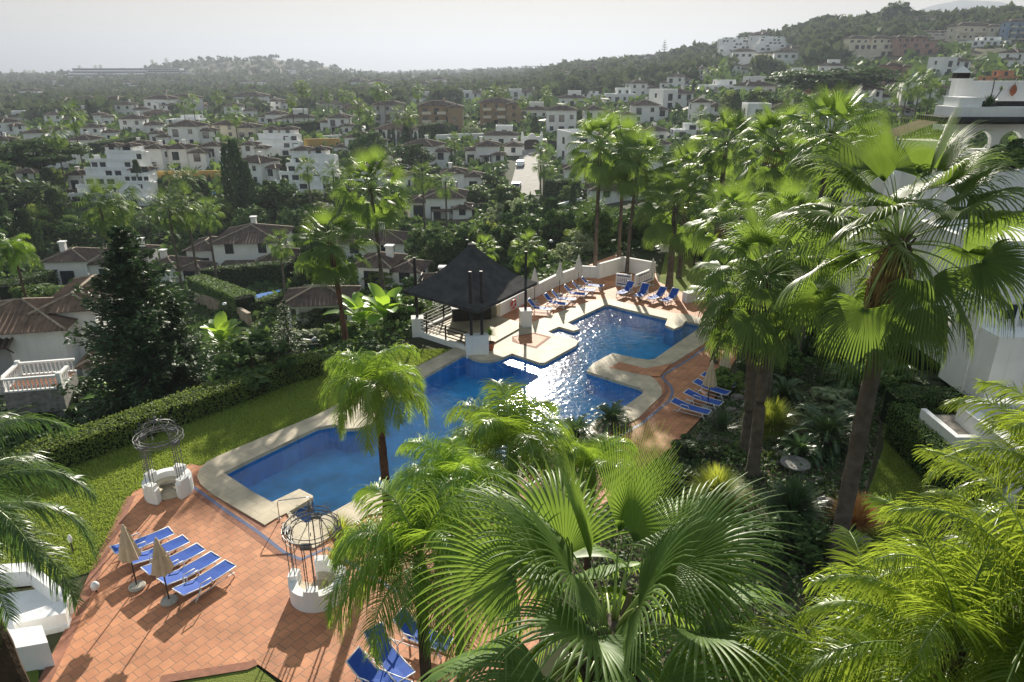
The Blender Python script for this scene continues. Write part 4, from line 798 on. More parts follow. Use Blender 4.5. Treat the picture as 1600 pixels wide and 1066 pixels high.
for A,B,l in [((683,1002),(632,985),'blue lounger under the feather palm fronds, uppermost of three at the bottom'),((624,1048),(588,1008),'blue lounger under the palm fronds at the bottom, middle of three'),((612,1070),(565,1052),'blue lounger cut by the bottom edge under the palm fronds')]: place_l(LR,A,B,l,'loungers under the palms at the bottom')
def umbrella(m):
    t=thing('parasol',None,'umbrella'); MB().lathe([(.27,0),(.27,.05),(.22,.09),(.05,.1)],(0,0,0),20).build('base',M['concrete'],t)
    MB().lathe([(.024,.05),(.024,2.35)],(0,0,0),8).build('pole',M['frame'],t)
    n=32; mb=MB(); mb.lathe([(.25,1.16),(.28,1.2),(.22,1.55),(.14,1.95),(.065,2.28),(.06,2.3),(.085,2.3),(.05,2.38),(.02,2.46)],(0,0,0),n,mod=lambda i,z:(1+(.22 if i%4==0 else (-.12 if i%4==2 else .03))*(1 if z<2.25 else .3)))
    mb.build('canopy',m,t,False); mb=MB(); mb.tube([(math.cos(a)*.19,math.sin(a)*.19,1.75) for a in [k*math.pi/8 for k in range(16)]],.012,4,closed=True); mb.build('strap',m,t); return Kind(t)
UM=umbrella(M['canopy']); UW=umbrella(M['canopy_w'])
gp='closed parasols by the pool'
def put_u(K,px,py,lb,sc=1): K.put((*G(px,py)[:2],.012),rnd.uniform(0,3),lb,gp,sc)
put_u(UM,214.5,917.5,'closed cream parasol standing furthest left among the five loungers'); put_u(UM,265,940,'closed cream parasol between the middle and fourth of the five loungers')
put_u(UM,1105,637,'closed cream parasol standing between the loungers on the right terrace',1.05); put_u(UM,1129,603,'closed cream parasol at the right terrace edge behind the bright shrub',.95)
for i,(px,py) in enumerate([(835,472),(874,461),(903,448)]): put_u(UW,px,py,f'{ordw[i]} closed white parasol from the left along the white wall',1.05)
put_u(UW,1018,446,'closed white parasol at the far end of the shower enclosure',.9)
land('five loungers on the deck',270,880); land('right terrace umbrella',1105,610); land('far white parasols',880,440)
# ---------------------------------------------------------------- gazebos
def gazebo(label,px,py,angs,gap):
    P=G(px,py); t=thing('iron_gazebo',label,'gazebo',(P[0],P[1],.01)); r0,r1=.62,.92
    mb=MB(); mw=MB(); 
    def ring(a0,a1,z0,z1,m,ra=r0,rb=r1):
        K=max(3,int((a1-a0)/12)); V=[]
        for k in range(K+1):
            a=R(a0+(a1-a0)*k/K); c_,s_=math.cos(a),math.sin(a); V+=[(c_*ra,s_*ra,z0),(c_*rb,s_*rb,z0),(c_*rb,s_*rb,z1),(c_*ra,s_*ra,z1)]
        F=[]
        for k in range(K): 
            for j in range(4): F.append((4*k+j,4*k+4+j,4*k+4+(j+1)%4,4*k+(j+1)%4))
        F+=[(3,2,1,0),(4*K,4*K+1,4*K+2,4*K+3)]; m.add(V,[tuple(reversed(f)) for f in F])
    A=sorted(angs)
    g0,g1=gap; ring(g1,g0+360,0,.62,mw); mw.build('round_wall',M['white'],t,False)
    ms=MB(); ring(g1+6,g0+354,.3,.36,ms,.34,r0-.002); ms.build('bench',M['coping'],t)
    MB().lathe([(.60,0),(.60,.03)],(0,0,0),20).build('floor',M['coping'],t)
    for a in A:
        m2=MB(); ring(a-15,a+15,.621,.80,m2,r0+.003,r1-.003); m2.build('pillar',M['white'],t)
        m3=MB()
        for da in (-9,9):
            for rr in (.70,.84):
                x,y=rr*math.cos(R(a+da)),rr*math.sin(R(a+da)); m3.tube([(x,y,.80),(x,y,2.42)],.015,5)
                for z in (1.2,1.6,2.0): m3.lathe([(.015,-.02),(.03,0),(.015,.02)],(x,y,z),6)
        m3.build('rods',M['iron'],t)
        m4=MB(); m4.box((.8*math.cos(R(a)),.8*math.sin(R(a)),2.43),(.2,.3,.12),R(a)); m4.build('bracket',M['iron'],t)
    mb=MB()
    for rr,z in ((.70,2.42),(.90,2.42),(.90,2.58),(.80,2.5),(.72,2.6)): mb.tube([(rr*math.cos(a),rr*math.sin(a),z) for a in [k*math.pi/18 for k in range(36)]],.014,5,closed=True)
    for k in range(24):
        a=k*math.pi/12; c_,s_=math.cos(a),math.sin(a); mb.tube([(.9*c_,.9*s_,2.42),(.9*c_,.9*s_,2.58)],.009,4)
    mb.build('top_ring',M['iron'],t)
    mb=MB()
    for k in range(8):
        a=k*math.pi/4+.2; c_,s_=math.cos(a),math.sin(a); mb.tube([((.82*math.cos(q))*c_,(.82*math.cos(q))*s_,2.58+.62*math.sin(q)) for q in [j*math.pi/2/8 for j in range(9)]],.014,5)
        for q0,sg in ((.35,1),(.8,-1)):
            cx,cz=.82*math.cos(q0),2.58+.62*math.sin(q0); mb.tube([((cx+.09*(1-j/14)*math.cos(j*.55))*c_-.05*sg*s_,(cx+.09*(1-j/14)*math.cos(j*.55))*s_+.05*sg*c_,cz+.09*(1-j/14)*math.sin(j*.55)+.04) for j in range(12)],.009,4)
    mb.tube([(.45*math.cos(a),.45*math.sin(a),3.08) for a in [k*math.pi/12 for k in range(24)]],.01,4,closed=True)
    mb.lathe([(.06,3.16),(.09,3.24),(.03,3.3),(.06,3.38),(.015,3.45),(.005,3.6)],(0,0,0),10); mb.build('dome',M['iron'],t); return t
gazebo('iron crown gazebo on a round white wall at the lawn edge, beside the pool corner',265,769,[-112,-18,75,165],(-92,-38))
gazebo('iron crown gazebo on a round white wall in the middle of the terracotta deck',499,927,[-88,5,95,178],(112,160))
land('lawn edge gazebo',255,720); land('deck gazebo',495,880)
# handrail
t=thing('handrail','steel handrail standing at the pool steps behind the deck gazebo','handrail',G(437,812)); o=Vector(G(437,812)); q=Vector(G(488,806))-o
mb=MB(); mb.tube([(0,0,0),(0,0,.75),(.04,.04,.82),(q.x*.9,q.y*.9,.86),(q.x,q.y,.8),(q.x,q.y,-.4)],.022,8); mb.build('rail',M['steel'],t,True); mb=MB(); mb.lathe([(.06,.05),(.06,.07),(.02,.075)],(0,0,0),10); mb.build('foot_plate',M['steel'],t)
# potted plant
P=G(766,548); t=thing('potted_plant','small palm in a terracotta pot on the cream terrace by the pavilion','potted plant',(P[0],P[1],.06)); MB().lathe([(.19,0),(.27,.4),(.3,.4),(.3,.48),(.25,.48),(.22,.4)],(0,0,0),16).build('pot',M['pot'],t); MB().lathe([(.24,.4),(.05,.42)],(0,0,0),12).build('soil',M['earth'],t); link('leaves',strips('leaves',spikes(160,.6,.012,8,85,0,.6,4),M['feather']),t,(0,0,.95)); MB().lathe([(.03,.4),(.02,1.0)],(0,0,0),6).build('stem',M['bark'],t)
P=G(536,852); t=thing('potted_plant','leafy plant in a round pot right behind the deck gazebo','potted plant',(P[0],P[1],.01)); MB().lathe([(.3,0),(.42,.5),(.46,.52),(.4,.55),(.36,.48)],(0,0,0),16).build('pot',M['pot'],t); MB().lathe([(.38,.46),(.05,.47)],(0,0,0),12).build('soil',M['earth'],t); link('leaves',strips('leaves',spikes(300,.8,.015,9,88,0,.7,5),M['grassclump']),t,(0,0,.5))
# stair walls lower left
t=thing('stair_wall','white parapet block of the stairs in the lower left corner','wall',G(30,1050)); o=Vector(t.location)
def relp(P): return [(Vector(G(*p))-o).to_tuple()[:2] for p in P]
MB().prism(relp([(-80,1062),(20,1052),(86,1040),(76,1012),(10,1022),(-80,1034)]),-.5,.85).build('block',M['white'],t)
t=thing('stair_wall','sloping white stair wall behind the left palm trunk','wall',G(60,980)); o=Vector(t.location)
MB().prism(relp([(-80,985),(30,1000),(108,982),(112,968),(60,925),(-80,945)]),-.5,.12).build('landing',M['white'],t)
MB().prism(relp([(28,998),(108,980),(112,966),(104,960),(26,986)]),.121,.55).build('side_wall',M['white'],t)
MB().prism(relp([(-80,930),(50,920),(112,968),(118,958),(56,905),(-80,915)]),.121,.7).build('back_wall',M['white'],t)
# garden lamps, rocks, birdbath
def lamp(px,py,lb,h=1.0,sc=1): 
    P=GP(px,py); t=thing('garden_lamp',lb,'lamp',P); MB().lathe([(.06,0),(.03,.04),(.025,h)],(0,0,0),8).build('post',M['frame'],t); MB().lathe([(.03,h),(.13*sc,h+.06),(.15*sc,h+.2),(.08*sc,h+.3),(.01,h+.32)],(0,0,0),12).build('globe',M['frame_w'],t,True)
lamp(116,868,'small grey garden lamp on the left lawn',.5,.5); lamp(152,930,'white globe lamp at the stair corner by the deck',.15,.9); lamp(356,510,'white globe lamp by the brown stone wall path',2.2,1.6); lamp(860,420,'white globe street lamp behind the white wall',3.0,1.8)
def rock(px,py,s,lb=None):
    P=GP(px,py); rng=np.random.default_rng(int(px*7+py)); mb=MB(); prof=[(.02,0)]
    n=9; V=[];F=[]
    for k in range(5):
        e=-.5+k*.5
        for i in range(n): a=i*6.283/n; r=s*math.cos(min(1.45,max(-.5,e*.75)))*rng.uniform(.75,1.15); V.append((r*math.cos(a),r*math.sin(a)*.8,s*.6*math.sin(e*.75)*rng.uniform(.8,1.1)))
    for k in range(4):
        for i in range(n): F.append((k*n+i,k*n+(i+1)%n,(k+1)*n+(i+1)%n,(k+1)*n+i))
    F.append(tuple(4*n+i for i in range(n))); mb.add(V,F); o=mb.build('rock',M['rock'],None,False,(P[0],P[1],P[2]+s*.15)); tag(o,lb,'rock')
    if lb is None: o['category']='rock'; auto(o,'grey garden rock',(px,py))
    return o
for px,py,s in [(1222,718,.5),(1210,728,.3),(1255,745,.3),(1275,755,.35),(1190,742,.25),(1100,722,.2),(1290,790,.4),(1275,800,.3),(1240,735,.25),(1105,765,.25),(1160,770,.3),(1208,690,.35),(1215,705,.3),(1170,640,.5),(1150,625,.4),(1140,645,.35),(1165,610,.3),(1350,850,.35),(1355,880,.3),(1362,905,.3)]: rock(px,py,s)
P=GP(1240,738); t=thing('bird_bath','shallow round stone bowl among the garden rocks','bird bath',P); MB().lathe([(.12,0),(.12,.2),(.5,.3),(.62,.42),(.6,.46),(.5,.38),(.05,.36)],(0,0,0),20).build('bowl',M['tile_grey'],t); MB().lathe([(.2,-.05),(.2,.02)],(0,0,0),12).build('foot',M['tile_grey'],t)
land('stone bird bath',1240,730)
# pebble slope, stepping stones, ground cover
patch([(1132,600),(1165,590),(1180,640),(1165,690),(1120,690),(1085,690),(1110,640)],-.012,M['rock'],'pebble_bed')
def cover(name,P,n,size,m,label,h=.25,seed=1):
    rng=np.random.default_rng(seed); Q=scatter_in(P,n,rng); c_=np.concatenate([Q,np.zeros((n,1))],1); nz=np.sin(Q[:,0]*1.7)*np.sin(Q[:,1]*1.3)+rng.normal(0,.5,n)
    c_[:,2]=np.clip(h*(.5+.5*nz),.02,h*2)*rng.uniform(.3,1,n); r=leafcloud(n,np.zeros((1,3)),np.zeros((1,3)),size,rng,.8)
    r=r+c_[:,None,None,:]; o=link(name,strips(name,r,m,False)); return tag(o,label,'ground cover',None,'stuff')
BED=[(1060,700),(1120,640),(1150,590),(1175,520),(1240,500),(1400,500),(1385,600),(1370,700),(1345,800),(1320,900),(1280,1085),(1000,1085),(880,900),(960,760)]
patch(BED,-.05,M['earth'],'garden_bed')
cover('ground_cover',BED,26000,.11,M['leaf_d'],'dark low plants covering the garden bed right of the deck',.32)
cover('ground_cover',BED,7000,.09,M['leaf_g'],'pale creeping plants between the garden rocks',.3,4)
SLOPE=[(-60,790),(18,740),(250,664),(400,608),(500,572),(655,522),(640,500),(560,500),(470,520),(330,560),(130,620),(-60,660)]
def cover_t(name,xy,size,m,label,h,seed,cat='undergrowth'):
    rng=np.random.default_rng(seed); n=len(xy); z=hgt(xy[:,0],xy[:,1]); c_=np.stack([xy[:,0],xy[:,1],z+h*rng.uniform(0,1,n)**1.5],1); sz=size*rng.uniform(.7,1.4,n)
    r=leafcloud(n,np.zeros((1,3)),np.zeros((1,3)),1.0,rng,.8)*sz[:,None,None,None]+c_[:,None,None,:]; o=link(name,strips(name,r,m,False)); return tag(o,label,cat,None,'stuff')
rg=np.random.default_rng(77)
A=rg.uniform((-30,24),(6,60),(60000,2)); A=A[(poly_sd(A[:,0],A[:,1],PL)>.2)&(np.abs(A[:,0]/A[:,1])<.85)]
cover_t('undergrowth',A[:16000],.2,M['leaf_d'],'tangled dark shrubs covering the bank below the pool garden',.8,5)
cover_t('undergrowth',A[16000:21000],.16,M['leaf_m'],'lighter green bushes on the bank below the pool garden',.9,6)
# ---------------------------------------------------------------- houses
HP_=[]
BOX=[]   # photo boxes of houses, kept free of nearer random trees
def hip(parent,cx,cy,z,w_,d,step=.35,over=.45,rise=None,m='roof',name='roof',tanp=.33):
    a,b=w_/2+over,d/2+over; sw=a<b; 
    if sw: a,b=b,a
    h=rise or b*tanp; h_=h
    def T(x,y,zz): 
        return (cx-y,cy+x,z+zz) if sw else (cx+x,cy+y,z+zz)
    mb=MB(); r=a-b
    mb.add([T(-a,-b,0),T(a,-b,0),T(a,b,0),T(-a,b,0),T(-r,0,h),T(r,0,h)],[(0,1,5,4),(1,2,5),(2,3,4,5),(3,0,4),(3,2,1,0)])
    wd=step*.3; hh=step*.22
    for sy in (-1,1):
        x=-a+step/2
        while x<a:
            t=min(1,(a-abs(x))/b)
            if t>.06:
                p=[]
                for q in (0,t):
                    y=sy*(b-b*q); zz=h*q
                    p+=[T(x-wd,y,zz+.005),T(x,y,zz+hh),T(x+wd,y,zz+.005)]
                mb.add(p,[(0,1,4,3),(1,2,5,4)] if sy<0 else [(3,4,1,0),(4,5,2,1)])
            x+=step
    for sx in (-1,1):
        y=-b+step/2
        while y<b:
            t=(b-abs(y))/b
            if t>.06:
                p=[]
                for q in (0,t): p+=[T(sx*(a-b*q),y-wd,h*q+.005),T(sx*(a-b*q),y,h*q+hh),T(sx*(a-b*q),y+wd,h*q+.005)]
                mb.add(p,[(3,4,1,0),(4,5,2,1)] if sx<0 else [(0,1,4,3),(1,2,5,4)])
            y+=step
    rr=step*.3
    mb2=[((-a,-b,0),(-r,0,h)),((-a,b,0),(-r,0,h)),((a,-b,0),(r,0,h)),((a,b,0),(r,0,h))]+([((-r,0,h),(r,0,h))] if r>.1 else [])
    for p,q in mb2: mb.tube([T(p[0],p[1],p[2]+.04),T(q[0],q[1],q[2]+.04)],rr,5,mi=1)
    return mb.build(name,[M[m],M['ridge']],parent),h
WM={}
def window(parent,x,y,z,w_,h,rz,fm='frame',name='window',gm='glass'):
    k=(round(w_,1),round(h,1),fm,gm); 
    if k not in WM:
        w1,h1=k[0],k[1]; f=MB(); b=.08
        for c_,s in (((0,0,h1/2),(w1,.09,b)),((0,0,-h1/2),(w1,.13,b)),((-w1/2,0,0),(b,.09,h1+b)),((w1/2,0,0),(b,.09,h1+b)),((0,0,0),(b*.6,.07,h1))): f.box(c_,s)
        g=MB().box((0,.0,0),(w1-.04,.05,h1-.04)); WM[k]=(f.mesh('window',M[fm]),g.mesh('pane',M[gm]))
    o=link(name,WM[k][0],parent,(x,y,z),rz); link('pane',WM[k][1],o); return o
def wing(t,x,y,w_,d,h,z0=0,roof='hip',wall='white',step=.35,wins=True,rng=None,base=3.5,rm='roof',sides=True,fm='frame',chim=False,dens_=3.2):
    """y = front face"""
    rng=rng or rnd
    MB().box((x,y+d/2,z0+h/2-base/2),(w_,d,h+base)).build('wall',M[wall],t)
    if roof=='hip':
        r,rh=hip(t,x,y+d/2,z0+h+.004,w_,d,step,m=rm)
        if chim: 
            mb=MB(); cx=x+rng.uniform(-.3,.3)*w_; mb.box((cx,y+d*.6,z0+h+rh*.7),(.7,.7,rh*.9+1.2)); mb.box((cx,y+d*.6,z0+h+rh*1.15+.72),(.95,.95,.16)); mb.build('chimney',M[wall],r)
    elif roof=='flat':
        mb=MB(); e=.22
        for c_,s in (((x,y+e/2-.003,z0+h+.35),(w_+.006,e,.7)),((x,y+d-e/2+.003,z0+h+.35),(w_+.006,e,.7)),((x-w_/2+e/2-.003,y+d/2,z0+h+.35),(e,d-2*e,.7)),((x+w_/2-e/2+.003,y+d/2,z0+h+.35),(e,d-2*e,.7))): mb.box(c_,s)
        mb.build('parapet',M[wall],t)
    if wins:
        st=max(1,round(h/3)); n=max(1,int(w_/dens_)); sh=h/st
        for s in range(st):
            for k in range(n):
                if rng.random()<.12: continue
                xx=x-w_/2+w_*(k+.5)/n; big=rng.random()<.35; ww,wh=(1.7,2.1) if big else (1.1,1.3)
                ww=min(ww,w_/n*.8); window(t,xx,y-.01,z0+sh*s+(1.1 if big else 1.55),ww,min(wh,sh*.78),0,fm)
            if sides and d>3:
                for sx in (-1,1):
                    window(t,x+sx*(w_/2+.01),y+d*.5,z0+sh*s+1.55,1.1,min(1.3,sh*.6),R(90),fm)
def house(label,px,py,wpx,hpx,style='villa',wall='white',rz=0,Y=None,seed=None,rm='roof',cat='house',name='villa',lname=None,fm='frame',dr=.65):
    P=GP(px,py) if Y is None else gat(px,Y,py); d_=DEP(P); w_=wpx*d_/FP; h=hpx*d_/FP; rng=random.Random(seed or int(px*13+py)); step=max(.36,d_*.0042)
    t=thing(name,label,cat,P,rz); BOX.append((px-wpx/2,py-hpx*1.25,px+wpx/2,py,P[1])); HP_.append((P[0],P[1])); D=max(5,w_*dr)
    kw=dict(wall=wall,step=step,rng=rng,rm=rm,fm=fm)
    if style=='villa':
        wing(t,w_*.08,0,w_*.6,D,h,chim=True,**kw); wing(t,-w_*.36,D*.18,w_*.28,D*.7,h*.72,**kw)
        if w_>9: wing(t,w_*.36,-D*.16,w_*.3,D*.6,h*.52,**kw)
        mb=MB().box((w_*.02,-1.2,h*.46),(w_*.28,2.2,.16)); mb.build('porch_roof',M[rm],t)
        for sx in (-1,1): MB().box((w_*.02+sx*w_*.12,-2.1,h*.23-.5),(.3,.3,h*.46+.8)).build('porch_post',M[wall],t)
    elif style=='hip': wing(t,0,0,w_,D,h,chim=True,**kw)
    elif style=='two':
        wing(t,-w_*.22,0,w_*.56,D,h,chim=True,**kw); wing(t,w_*.28,D*.1,w_*.44,D*.8,h*.8,**kw)
    elif style=='flat':
        wing(t,0,0,w_,D,h*.6,roof='flat',**kw); wing(t,w_*.1,D*.3,w_*.5,D*.5,h*.55,z0=h*.6,roof='flat',wall=wall,step=step,rng=rng,base=0,fm=fm)
    elif style=='block':
        wing(t,-w_*.1,0,w_*.8,D,h,chim=True,**kw); wing(t,w_*.33,-1.5,w_*.34,D*.6,h*.94,**kw)
        st=max(2,round(h/3))
        for s in range(st):
            for k in (-.32,.02):
                z=h/st*s+.1; mb=MB().box((w_*k,-.75,z),(w_*.2,1.5,.15)); mb.box((w_*k,-1.45,z+.5),(w_*.2,.08,.9)); mb.build('balcony',M['white2' if wall!='white' else 'white'],t)
    if lname: land(lname,px,py-hpx/2)
    return t
def terraces(label,px,py,wpx,hpx,lev=5,bays=5,wall='white',rz=0,Y=None,shrink=.08,lname=None,name='terraced_houses',roofs=True,back=None):
    P=GP(px,py) if Y is None else gat(px,Y,py); d_=DEP(P); w_=wpx*d_/FP; H=hpx*d_/FP; t=thing(name,label,'terraced houses',P,rz); BOX.append((px-wpx/2,py-hpx,px+wpx/2,py,P[1])); rng=random.Random(int(px)); lh=H/(lev+.5)*1.0; db=back or lh*1.25
    step=max(.36,d_*.0042)
    for i in range(lev):
        ww=w_*(1-shrink*i); x0=(rng.uniform(-.3,.3)*shrink*w_)*i; y=i*db; z=i*lh
        MB().box((x0,y+db*.9,z+lh/2-2.5),(ww,db*1.8,lh+5 if i==0 else lh+5)).build('wall',M[wall],t)
        mp=MB(); n=bays
        for k in range(n+1): mp.box((x0-ww/2+ww*k/n,y-db*.10+db*.5,z+lh*1.05),(.22,db*.95,lh*.42)) ; 
        for k in range(n): 
            mp.box((x0-ww/2+ww*(k+.5)/n,y+.1,z+lh+.28),(ww/n*.96,.2,.62))
            if rng.random()<.5:
                zz=z+lh*.5; window(t,x0-ww/2+ww*(k+.5)/n,y-.01,zz,min(2.4,ww/n*.62),min(2.1,lh*.7),0)
        mp.build('parapet',M[wall],t)
        if rng.random()<.5: 
            q=MB(); s=rng.randrange(n); q.box((x0-ww/2+ww*(s+.5)/n,y+db*.8,z+lh*1.35),(ww/n*.5,db*.5,lh*.8)); q.build('stair_tower',M[wall],t)
    yb=lev*db; zb=lev*lh; ww=w_*(1-shrink*lev)
    for s in (-.28,.2):
        if roofs: wing(t,s*ww,yb-db*.2,ww*.42,db*1.7,lh*.95,z0=zb-.3,wall=wall,step=step,rng=rng,sides=False,base=3)
        else: wing(t,s*ww,yb-db*.2,ww*.42,db*1.4,lh*.6,z0=zb-.3,roof='flat',wall=wall,step=step,rng=rng,sides=False,base=3)
    if lname: land(lname,px,py-hpx/2)
    return t
H_=house
# near left villa with balustrade terrace
t=H_('near white villa at the left edge with big brown roof and pent roof',62,600,140,62,'none',Y=46,lname='near villa roof'); t.rotation_euler[2]=.22
wing(t,-1.5,0,7.5,7,3.6,z0=.6,roof='hip',wins=False,rm='roof2',step=.36); wing(t,2.0,2.0,3.6,8.5,4.3,z0=.6,wins=False,rm='roof2',step=.36); wing(t,5.2,-1.5,3.4,3.5,2.0,z0=-.2,wins=False,rm='roof2',step=.36)
mb=MB().box((-2.4,-.03,1.9),(2.2,.05,2.4)); mb.build('shutter',M['grey'],t)
mb=MB(); mb.add([(-3.9,-1.0,3.35),(-.9,-1.0,3.35),(-.9,0,3.75),(-3.9,0,3.75)],[(0,1,2,3),(3,2,1,0)])
for k in range(9): mb.tube([(-3.8+k*.36,-1.02,3.4),(-3.8+k*.36,-.01,3.8)],.08,5)
mb.build('pent_roof',M['roof'],t); 
for x in (-3.7,-1.1): MB().tube([(x,-.02,2.7),(x,-.8,3.3)],.05,4).build('bracket',M['wood'],t)
P=gat(62,40,590); tt=thing('balustrade_terrace','raised terrace with white balustrades on the near left villa','terrace',(P[0],P[1],P[2]),.22); zt=2.3
MB().box((0,0,zt/2-1),(3.2,2.6,zt+2)).build('terrace_floor',M['tile_grey'],tt); MB().box((0,0,zt+.01),(3.1,2.5,.03)).build('floor_tiles',M['brick_trim'],tt)
for (xa,ya,xb,yb) in ((-1.6,1.3,1.6,1.3),(-1.6,-1.3,-1.6,1.3),(-1.6,-1.3,1.6,-1.3),(1.6,-1.3,1.6,.1)):
    L=math.hypot(xb-xa,yb-ya); rz=math.atan2(yb-ya,xb-xa); mb=MB(); mb.box(((xa+xb)/2,(ya+yb)/2,zt+.86),(L+.1,.2,.12),rz); mb.box(((xa+xb)/2,(ya+yb)/2,zt+.06),(L,.18,.1),rz); n=int(L/.24)
    for k in range(n): f=(k+.5)/n; mb.lathe([(.04,.1),(.075,.25),(.04,.5),(.06,.7),(.05,.82)],(xa+(xb-xa)*f,ya+(yb-ya)*f,zt),6)
    mb.box((xa,ya,zt+.5),(.24,.24,1.1),rz); mb.build('balustrade',M['white'],tt)
H_('white two-storey villa with zigzag brown roofs left of the big conifer',135,447,108,40,'two',rz=.12,lname='villa left of the big conifer',rm='roof')
H_('white villa with long brown roof and garden wall in the middle left',376,430,165,50,'villa',rz=.1,lname='long-roofed white villa')
H_('white house with two hip roofs and a bracketed pent roof behind the tall palm trunk',602,425,100,38,'two',rz=-.15,Y=72,lname='two-hipped white house')
H_('white house partly hidden by the tall palm crown, behind the two-hipped house',578,368,104,26,'hip',Y=92,lname='white house behind the tall palm')
H_('low house with light ridge tiles directly behind the pavilion roof',694,418,80,16,'two',Y=66,wall='white')
H_('white gabled villa with tower and terracotta roofs beside two slender palms',688,342,98,32,'villa',lname='gabled villa by two slender palms')
H_('white villa higher up behind the gabled villa',722,300,62,28,'two')
H_('white villa with lean-to roof left of the arched entrance',757,256,60,26,'villa',lname='villa left of the arched entrance')
H_('square three-storey white house with hip roof right of the arched entrance',877,209,46,34,'hip',lname='square white house')
H_('white house with brown hip roof right of the square white house',940,202,54,28,'two')
H_('grey-blue three-storey apartment house on the ridge',607,200,44,34,'hip','grey',lname='grey-blue apartment house',dr=.6)
H_('tan apartment block with balconies, left of the two on the ridge',690,206,68,38,'block','tan',lname='left tan apartment block',dr=.5)
H_('tan apartment block with balconies, right of the two on the ridge',782,197,64,34,'block','tan',lname='right tan apartment block',dr=.5)
H_('villa with reddish pyramid roof behind a row of small cypresses',620,226,64,22,'hip',rm='roof2',lname='villa with reddish roof')
H_('white villa with hip roof on the slope above the yellow wall',525,210,50,24,'villa',lname='white slope villa')
H_('small white tower house beside a dark cypress at the left',160,197,24,16,'two',lname='small tower house')
H_('low house with orange tiles, left background',243,186,34,8,'hip','tan',rm='roof2')
H_('low white modern house among trees, left background',288,196,56,10,'flat',lname='low white modern house')
H_('cream house with dark roof behind the low white modern house',303,176,46,12,'two','white2')
H_('yellowish villa with big dark window, left centre',366,217,66,20,'two','white2',lname='yellowish villa')
H_('white town house nearest the left edge',18,247,50,26,'two',rz=.3,lname='left edge white houses')
H_('white gabled town house, second from the left edge',57,227,30,18,'hip',rz=.3)
H_('white gabled town house, third from the left edge',86,222,34,18,'hip',rz=-.2)
H_('cluster house with brown roofs beside the umbrella pine',125,242,52,22,'villa',lname='cluster house by the umbrella pine')
H_('white house with small gable above the row of town houses',250,224,30,14,'two')
H_('pale house at the left end of the row of town houses',219,248,38,20,'hip')
H_('white town house with balcony, left of the connected row',240,272,46,38,'villa',lname='left town house of the row')
H_('wide white town house with loggias in the middle of the connected row',292,268,62,34,'two',lname='middle town house of the row')
H_('white town house with brown roofs, right of the connected row',344,262,50,32,'two',lname='right town house of the row')
H_('white house with dark roofs behind the cypress group',398,256,36,28,'two')
H_('white villa roof half hidden, far left of the terraced white complex',42,285,30,14,'hip')
H_('white house below the terraced complex, left part',128,296,40,22,'two')
H_('white two-storey house in front of the terraced complex, behind two palms',183,376,78,44,'villa',Y=95,lname='house in front of the terraces')
H_('white house with narrow chimney right of the two-palm house',258,364,88,24,'two',Y=95,rz=-.1,lname='narrow chimney house')
H_('small white house end wall beside the tall cypress group',360,345,28,28,'hip',Y=112)
H_('beige houses among palms in the centre background',520,172,50,10,'two','white2')
H_('low beige house left of the grey-blue apartment house',556,178,30,12,'hip','tan')
H_('small white house in the left centre background',437,172,42,12,'two',lname='small background house')
H_('white veranda house below the small background house',425,194,44,14,'villa')
H_('white modern villa with many terraces on the slope, right centre',970,160,46,16,'flat',lname='modern terrace villa')
H_('low white villa left of the modern terrace villa',925,154,30,7,'flat')
H_('white modern villa on the hillside with dark openings',1130,145,62,14,'flat',lname='hillside modern villa')
H_('white cubic villa with hip roof and chimney below the hillside modern villa',1105,192,48,30,'two',lname='cubic villa')
H_('white villa annex just below the cubic villa',1078,218,50,16,'flat')
H_('white house with grey gable between palm crowns, uppermost of three',1024,224,36,18,'hip')
H_('white house with grey roof between palm crowns, middle of three',1028,244,34,18,'hip')
H_('white house with sloping roofs between palm crowns, lowest of three',1036,284,36,34,'two')
H_('small white outbuilding right of the street',897,288,30,22,'hip')
H_('white bungalow with grey roof seen between the trio of trunks',966,316,86,18,'two',lname='bungalow between the trio')
H_('white bungalow seen behind the right palms',1118,304,56,16,'hip')
H_('orange villa with dark roofs in front of the wide umbrella pines',1291,150,62,22,'two','orange',lname='orange villa')
H_('low white annex below the orange villa',1275,180,78,14,'flat')
H_('pinkish hillside house, right',1397,135,34,30,'block','pink',dr=.5)
H_('light blue hillside house, right',1420,133,32,18,'flat','blue',lname='blue hillside house')
H_('dark grey roofed house left of the white roof terrace',1405,182,48,8,'hip','grey')
H_('cream hillside house below the ridge, left of the green-roofed terraces',1525,72,70,20,'block','white2',Y=430,dr=.4,lname='cream hillside house')
H_('pale blue hillside apartments at the right edge',1590,72,44,26,'block','blue',Y=420,dr=.4)
H_('orange house at the right edge below the blue apartments',1572,122,48,16,'flat','orange',Y=260)
H_('white house row under the cream hillside house',1545,88,60,10,'flat',Y=400)
H_('yellow-cream house behind the white roof terrace',1530,122,40,14,'two','white2',Y=250)
H_('white slotted garden building below the umbrella pines',1325,134,58,18,'flat',lname='white slotted building')
terraces('terraced white complex stepping down the slope with many balconies, upper left one',160,318,98,74,6,5,lname='upper left terraced complex')
terraces('lower steps of the left terraced complex nearest the palm crowns',205,322,52,46,4,4)
terraces('white stepped terrace block at the centre left, upper one',432,244,74,34,3,5,lname='centre stepped terraces')
terraces('white stepped terrace block descending to the right, lower one',474,312,100,64,5,5,lname='lower stepped terraces')
terraces('large white stepped apartment complex on the right hillside',1215,96,76,20,4,9,Y=520,roofs=False,lname='hillside stepped apartments')
terraces('white stepped apartments further left on the right hillside',1155,98,70,26,5,9,Y=560,roofs=False)
terraces('row of pastel hillside town houses, left part',1368,96,90,24,2,9,'white2',Y=400,lname='pastel town houses')
terraces('row of orange and pink hillside town houses, right part',1432,92,66,22,2,7,'pink',Y=395)
